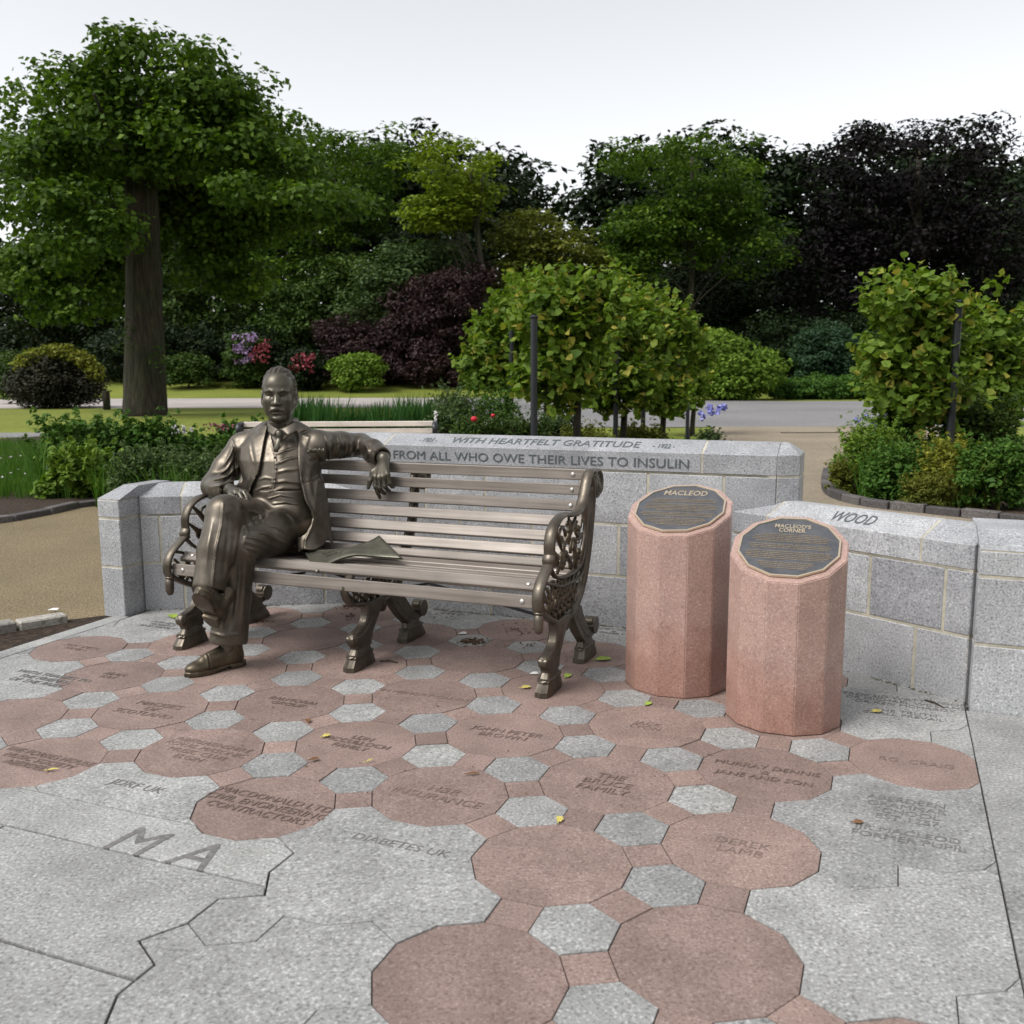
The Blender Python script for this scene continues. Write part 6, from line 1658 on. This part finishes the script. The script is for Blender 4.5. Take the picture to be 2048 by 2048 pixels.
blades('grass', 'long uncut grass at the left edge beside the brown gravel', 'grass', [(-7.6, -4.6, 10.0, 13.0, .55), (-9.6, -5.5, 12.5, 17.5, .45)], 'grass_blade', 16000, .20, .008, 130)
F = Foliage(131)
for _ in range(60): F.clump(np.array([random.uniform(-7.0, -5.0), random.uniform(10.2, 13.5), .19]), .015, 8, .022, .3, 1.5, .6)
tag(F.build('daisies', M['white_flower'], None), 'small white daisies in the long grass at the left edge', 'flowers', kind='stuff')
for n, px in enumerate((575, 620, 660, 700, 740, 780, 820, 855)):
    Y = 15.0 + .5 * math.sin(n * 2.1); x = at(px, 830, Y).x
    r_ = empty('iris_clump', Matrix.Translation((x, Y, 0)), 'clump of upright sword-shaped iris leaves behind the pale bench', 'plant', 'iris clumps behind the pale bench')
    blades('leaves', None, None, [(-.24, .24, -.28, .28, 1)], 'iris_blade', 330, .84 + .08 * math.sin(n * 1.3), .032, 132 + n, parent=r_)
bed('rose_bush', 'thin grey-green rose bush with white buds right of the pale bench', 'plant', 900, 905, 13.4, 60, 120, 'grey_green_leaf', .06, 40, 40, seed=140)
ro = bed('rose_bush', 'rose bush bearing two red roses behind the inscription wall', 'plant', 960, 905, 12.8, 70, 105, 'mid_leaf', .06, 40, 36, seed=141)
for px, py, s in ((948, 838, .042), (986, 831, .028)):
    m = MB(); m.ball((0, 0, 0), s, 10, 7, (1, 1, .85))
    for k in range(7):
        a = k * .9; m.ball((math.cos(a) * s * .5, math.sin(a) * s * .5, .15 * s), s * .55, 8, 5, (1, 1, .7))
    o = m.build('rose', M['rose_red'], ro, True); o.location = Vector(at(px, py, 12.2)) - ro.location
bed('rose_bush', 'sparse rose bush at the foot of the first black post', 'plant', 1040, 905, 13.0, 70, 110, 'mid_leaf', .055, 40, 34, seed=142)
bed('perennial', 'tall airy grey-green perennial behind the red roses', 'plant', 905, 900, 15.5, 60, 135, 'grey_green_leaf', .06, 50, 40, seed=146, aspect=.4)
bed('perennial', 'tall feathery green perennial left of the first black post', 'plant', 985, 900, 15.8, 70, 128, 'shrub_leaf', .06, 50, 40, seed=147, aspect=.4)
bed('perennial', 'loose green perennial between the first black post and the first lime trunk', 'plant', 1110, 895, 14.6, 75, 92, 'grey_green_leaf', .06, 46, 40, seed=148, aspect=.4)
bed('rose_bush', 'brownish low growth under the first two lime trees', 'plant', 1180, 890, 14.0, 70, 62, 'olive_leaf', .055, 44, 36, seed=143)
bed('perennial', 'low olive-green growth under the second and third lime trees', 'plant', 1275, 885, 15.5, 70, 52, 'olive_leaf', .06, 40, 36, seed=149)
wf = MB()
for k in range(12): wf.ball((random.uniform(-.018, .018), random.uniform(-.018, .018), .56 + k * .011), .014, 7, 5)
wf.tube([(0, 0, -.1), (0, 0, .58)], .006, 6)
tag(wf.build('white_flower_spike', M['white_flower'], None, True, Matrix.Translation(Vector((at(872, 815, 12.6).x, 12.6, .12)))), 'white flower spike right of the pale bench end', 'flower')
bed('catmint', 'low green plant below the lime trees right of the inscription', 'plant', 1345, 895, 11.6, 75, 62, 'fresh_leaf', .05, 44, 60, seed=144)
ir = bed('flowering_perennial', 'tall plant with lilac flowers at the end of the lime row', 'plant', 1415, 895, 12.0, 40, 95, 'grey_green_leaf', .05, 34, 40, seed=145)
blossoms(ir, [W3(1385 + 70 * random.random(), 812 + 28 * random.random(), 11.8) for _ in range(12)], 'blue_flower', .045, 10, .05)
# right-hand bed
bed('shrub', 'yellow-green bushy plant at the near left end of the edged bed', 'plant', 1730, 975, 10.4, 75, 135, 'fresh_leaf', .045, 60, 50, seed=150, aspect=.5)
bed('shrub', 'low plant with yellowing leaves in front of the edged bed lime tree', 'plant', 1800, 1000, 9.7, 90, 105, 'shrub_leaf', .05, 60, 50, seed=151)
bed('fern', 'pale yellow fern beside the black post at the right', 'plant', 1890, 1000, 9.4, 70, 130, 'yellow_leaf', .055, 50, 44, seed=152, aspect=.35)
bed('shrub', 'green leafy plant by the edging at the right edge', 'plant', 1985, 1010, 9.0, 90, 130, 'shrub_leaf', .055, 60, 50, seed=153)
bed('shrub', 'dark green plant filling the back of the edged bed', 'plant', 1950, 930, 11.8, 100, 150, 'mid_leaf', .07, 60, 50, seed=154)
bed('shrub', 'mid-green plant behind the yellow-green one in the edged bed', 'plant', 1795, 930, 11.6, 90, 110, 'shrub_leaf', .06, 50, 44, seed=156)
bed('shrub', 'low ferny plant with yellow tips close to the stone edging mid-bed', 'plant', 1850, 1015, 9.1, 60, 60, 'olive_leaf', .045, 40, 44, seed=157, aspect=.35)
bed('shrub', 'low green tuft at the left rim of the edged bed', 'plant', 1690, 985, 10.2, 40, 60, 'olive_leaf', .045, 30, 40, seed=158)
for n, (px, pb, Y, w_, h_, mt, lb) in enumerate(((1760, 990, 9.9, .22, .42, 'grass_blade', 'arching grassy tuft at the left of the edged bed'), (1845, 985, 10.0, .24, .50, 'yellow_blade', 'pale straw-coloured grassy tuft below the right lime tree'), (1930, 1012, 9.2, .22, .42, 'yellow_blade', 'yellowing grassy tuft close to the stone edging at the right'), (2000, 985, 9.8, .24, .5, 'grass_blade', 'green grassy tuft at the far right of the edged bed'))):
    q = at(px, pb, Y); r_ = empty('grass_tuft', Matrix.Translation((q.x, Y, 0)), lb, 'plant')
    blades('leaves', None, None, [(-w_, w_, -w_, w_, 1)], mt, 170, h_ * 1.25, .014, 170 + n, parent=r_, lean=.8)
for n, (px, pb, Y, w_, h_, lb) in enumerate(((255, 985, 9.6, .25, .40, 'grassy tuft between the bright leafy plant and the catmint'), (355, 985, 9.1, .25, .42, 'grassy tuft just behind the low wall left of the statue'), (120, 960, 11.2, .3, .45, 'tall grassy tuft at the left rim of the planted bed'))):
    q = at(px, pb, Y); r_ = empty('grass_tuft', Matrix.Translation((q.x, Y, 0)), lb, 'plant')
    blades('leaves', None, None, [(-w_, w_, -w_, w_, 1)], 'grass_blade', 200, h_ * 1.25, .012, 180 + n, parent=r_, lean=.7)
pf = bed('flowering_perennial', 'plant with lilac-blue flowers at the left end of the edged bed', 'plant', 1735, 895, 12.4, 45, 50, 'shrub_leaf', .05, 30, 40, seed=155)
blossoms(pf, [W3(1712 + 75 * random.random(), 832 + 20 * random.random(), 12.2) for _ in range(14)], 'blue_flower', .05, 10, .055)
for px, py, c in ((1785, 988, 0), (1860, 990, 1), (1902, 1012, 2), (1925, 1026, 3)):
    pass
# ================================================================== SMALL THINGS LYING ABOUT
M['leaf_green'] = plain('fallen_green_leaf', (.30, .42, .06), .6, 0, .25, 40)
M['leaf_yellow'] = plain('fallen_yellow_leaf', (.55, .46, .12), .6, 0, .25, 40)
M['leaf_brown'] = plain('fallen_brown_leaf', (.16, .075, .03), .8, 0, .35, 40)
M['paper'] = plain('white_paper', (.75, .75, .74), .8, 0, .05)
def fallen(px, py, size, mat, label, rot=0.0, asp=.6, z=0.004, group=None):
    p = on_ground(px, py, z); n = 12; Vv = [(0, 0, .004)]
    for k in range(n):
        a = 2 * math.pi * k / n; r = size * 1.05 * (.5 + .1 * math.cos(a) + (.07 if k % 2 else -.04)); Vv.append((r * math.cos(a), r * asp * math.sin(a), .002 + .12 * size * abs(math.sin(a)) ** 2 * (1 if k < 6 else .4)))
    o = mesh_obj('fallen_leaf', Vv, [(0, 1 + k, 1 + (k + 1) % n) for k in range(n)], mat, None, True)
    st = MB(); st.tube([(-size * .4, 0, .003), (-size * .75, size * .06, .003)], .0016, 5); st.build('stalk', mat, o)
    o.matrix_world = Matrix.Translation(p) @ Matrix.Rotation(rot, 4, 'Z')
    return tag(o, label, 'leaf', group)
fallen(1205, 1319, .07, M['leaf_green'], 'green leaf lying by the right back foot of the bronze bench', .3)
fallen(1296, 1408, .04, M['leaf_green'], 'small bright green leaf beside the base of the further pink pillar', 1.0)
fallen(346, 1233, .085, M['leaf_green'], 'pale green leaf on the granite slab behind the left bench foot', 2.0)
fallen(1753, 1423, .04, M['leaf_yellow'], 'yellow-green leaf lying on the inscribed slab by the right wall', .4)
fallen(1051, 1375, .04, M['leaf_yellow'], 'yellowish leaf left of the right front bench foot', .5)
fallen(1135, 1352, .05, M['leaf_green'], 'dull green leaf right of the right front bench foot', 1.2)
fallen(652, 1472, .032, M['leaf_yellow'], 'curled yellow leaf on the twelve-sided tile in the middle foreground', .8)
fallen(738, 1522, .03, M['leaf_yellow'], 'straw-coloured leaf strip at the edge of a twelve-sided tile', .9, .18)
fallen(104, 1540, .034, M['leaf_yellow'], 'pale yellow leaf on the pink tile at the far left foreground', .4, .2)
fallen(1119, 1640, .035, M['leaf_yellow'], 'small yellow leaf in the joint by a grey hexagon in the front', 1.4)
fallen(1715, 1645, .03, M['leaf_brown'], 'tiny reddish-brown leaf beside the school inscription slab', .2)
fallen(945, 1548, .035, M['leaf_brown'], 'reddish-brown leaf stain on the tile behind the insurance inscription', .2, .3)
fallen(616, 1442, .035, M['leaf_brown'], 'tiny brown leaf between two hexagons left of the middle foreground', 1.9)
fallen(628, 1519, .03, M['leaf_brown'], 'tiny brown leaf at the lower left of the middle foreground', .6)
for px, py, s, lab in ((925, 1267, .022, 'white scrap of paper on the tiles under the bench'), (1068, 1347, .02, 'white scrap beside the right front bench foot'), (107, 1219, .03, 'white scrap of paper on the brown gravel left of the wall')):
    p = on_ground(px, py, .004)
    o = mesh_obj('paper_scrap', [(-s, -s * .4, 0), (s, -s * .5, .002), (s * .8, s * .5, .006), (-s * .7, s * .4, .001), (0, 0, .010)], [(0, 1, 4), (1, 2, 4), (2, 3, 4), (3, 0, 4)], M['paper'], None, False)
    o.matrix_world = Matrix.Translation(p); tag(o, lab, 'paper')
for (x0, y0), (x1, y1), lab in (((1850, 1400), (1888, 1415), 'thin dark twig on the inscribed slab by the right wall'), ((760, 1322), (796, 1325), 'short dark twig on the tile right of the middle bench foot')):
    a, b = on_ground(x0, y0, .004), on_ground(x1, y1, .004); m = MB(); d = b - a
    m.tube([(0, 0, 0), tuple(d * .5 + Vector((0, .006, .004))), tuple(d)], [.003, .004, .002], 6); m.tube([tuple(d * .35), tuple(d * .2 + Vector((.02, .03, .002)))], [.002, .001], 5)
    o = m.build('twig', M['stem'], None, True, Matrix.Translation(a)); tag(o, lab, 'twig')
# brown crumbs of litter and moss in the sheltered corner under the bench
F = Foliage(300)
def crumbs(n, px, py, sx, sy, size):
    P = []
    for _ in range(n):
        p = on_ground(px + random.gauss(0, sx), py + random.gauss(0, sy), .003); P.append(p)
    P = np.array(P); F.add(P, np.tile([0, 0, 1.0], (len(P), 1)) + np.random.default_rng(n).normal(size=(len(P), 3)) * .25, size, .6, .3, .6)
crumbs(150, 945, 1283, 16, 3, .016); crumbs(50, 700, 1213, 16, 4, .016); crumbs(26, 700, 1232, 10, 4, .016); crumbs(40, 1030, 1258, 30, 7, .014); crumbs(30, 520, 1243, 12, 2.5, .016); crumbs(36, 1060, 1290, 25, 6, .012); crumbs(26, 1130, 1310, 25, 10, .012); crumbs(40, 870, 1230, 40, 5, .012); crumbs(40, 700, 1470, 260, 60, .008); crumbs(40, 1300, 1500, 220, 60, .008)
M['litter'] = leaf_mat('dry_leaf_litter', (.06, .03, .014), (.13, .065, .03), (.20, .14, .06), trans=0)
tag(F.build('leaf_litter', M['litter'], None), 'brown crumbs of leaf litter scattered on the paving under the bench', 'litter', kind='stuff')
F = Foliage(301)
def moss(a, b, n):
    for _ in range(n):
        t = random.random(); p = a.lerp(b, t); F.clump(np.array(p) + np.array([0, 0, .002]), .008, 5, .008, .5)
moss(BW(-1.45, 1.112), BW(.5, 1.112), 150); moss(BW(-2.57, .50), BW(-1.55, 1.09), 60); moss(BW(1.6, .515), BW(.65, 1.06), 50)
M['moss'] = leaf_mat('moss', (.07, .07, .025), (.13, .13, .05), (.20, .19, .08), trans=0)
tag(F.build('moss', M['moss'], None), 'thin line of moss along the foot of the granite walls', 'moss', kind='stuff')
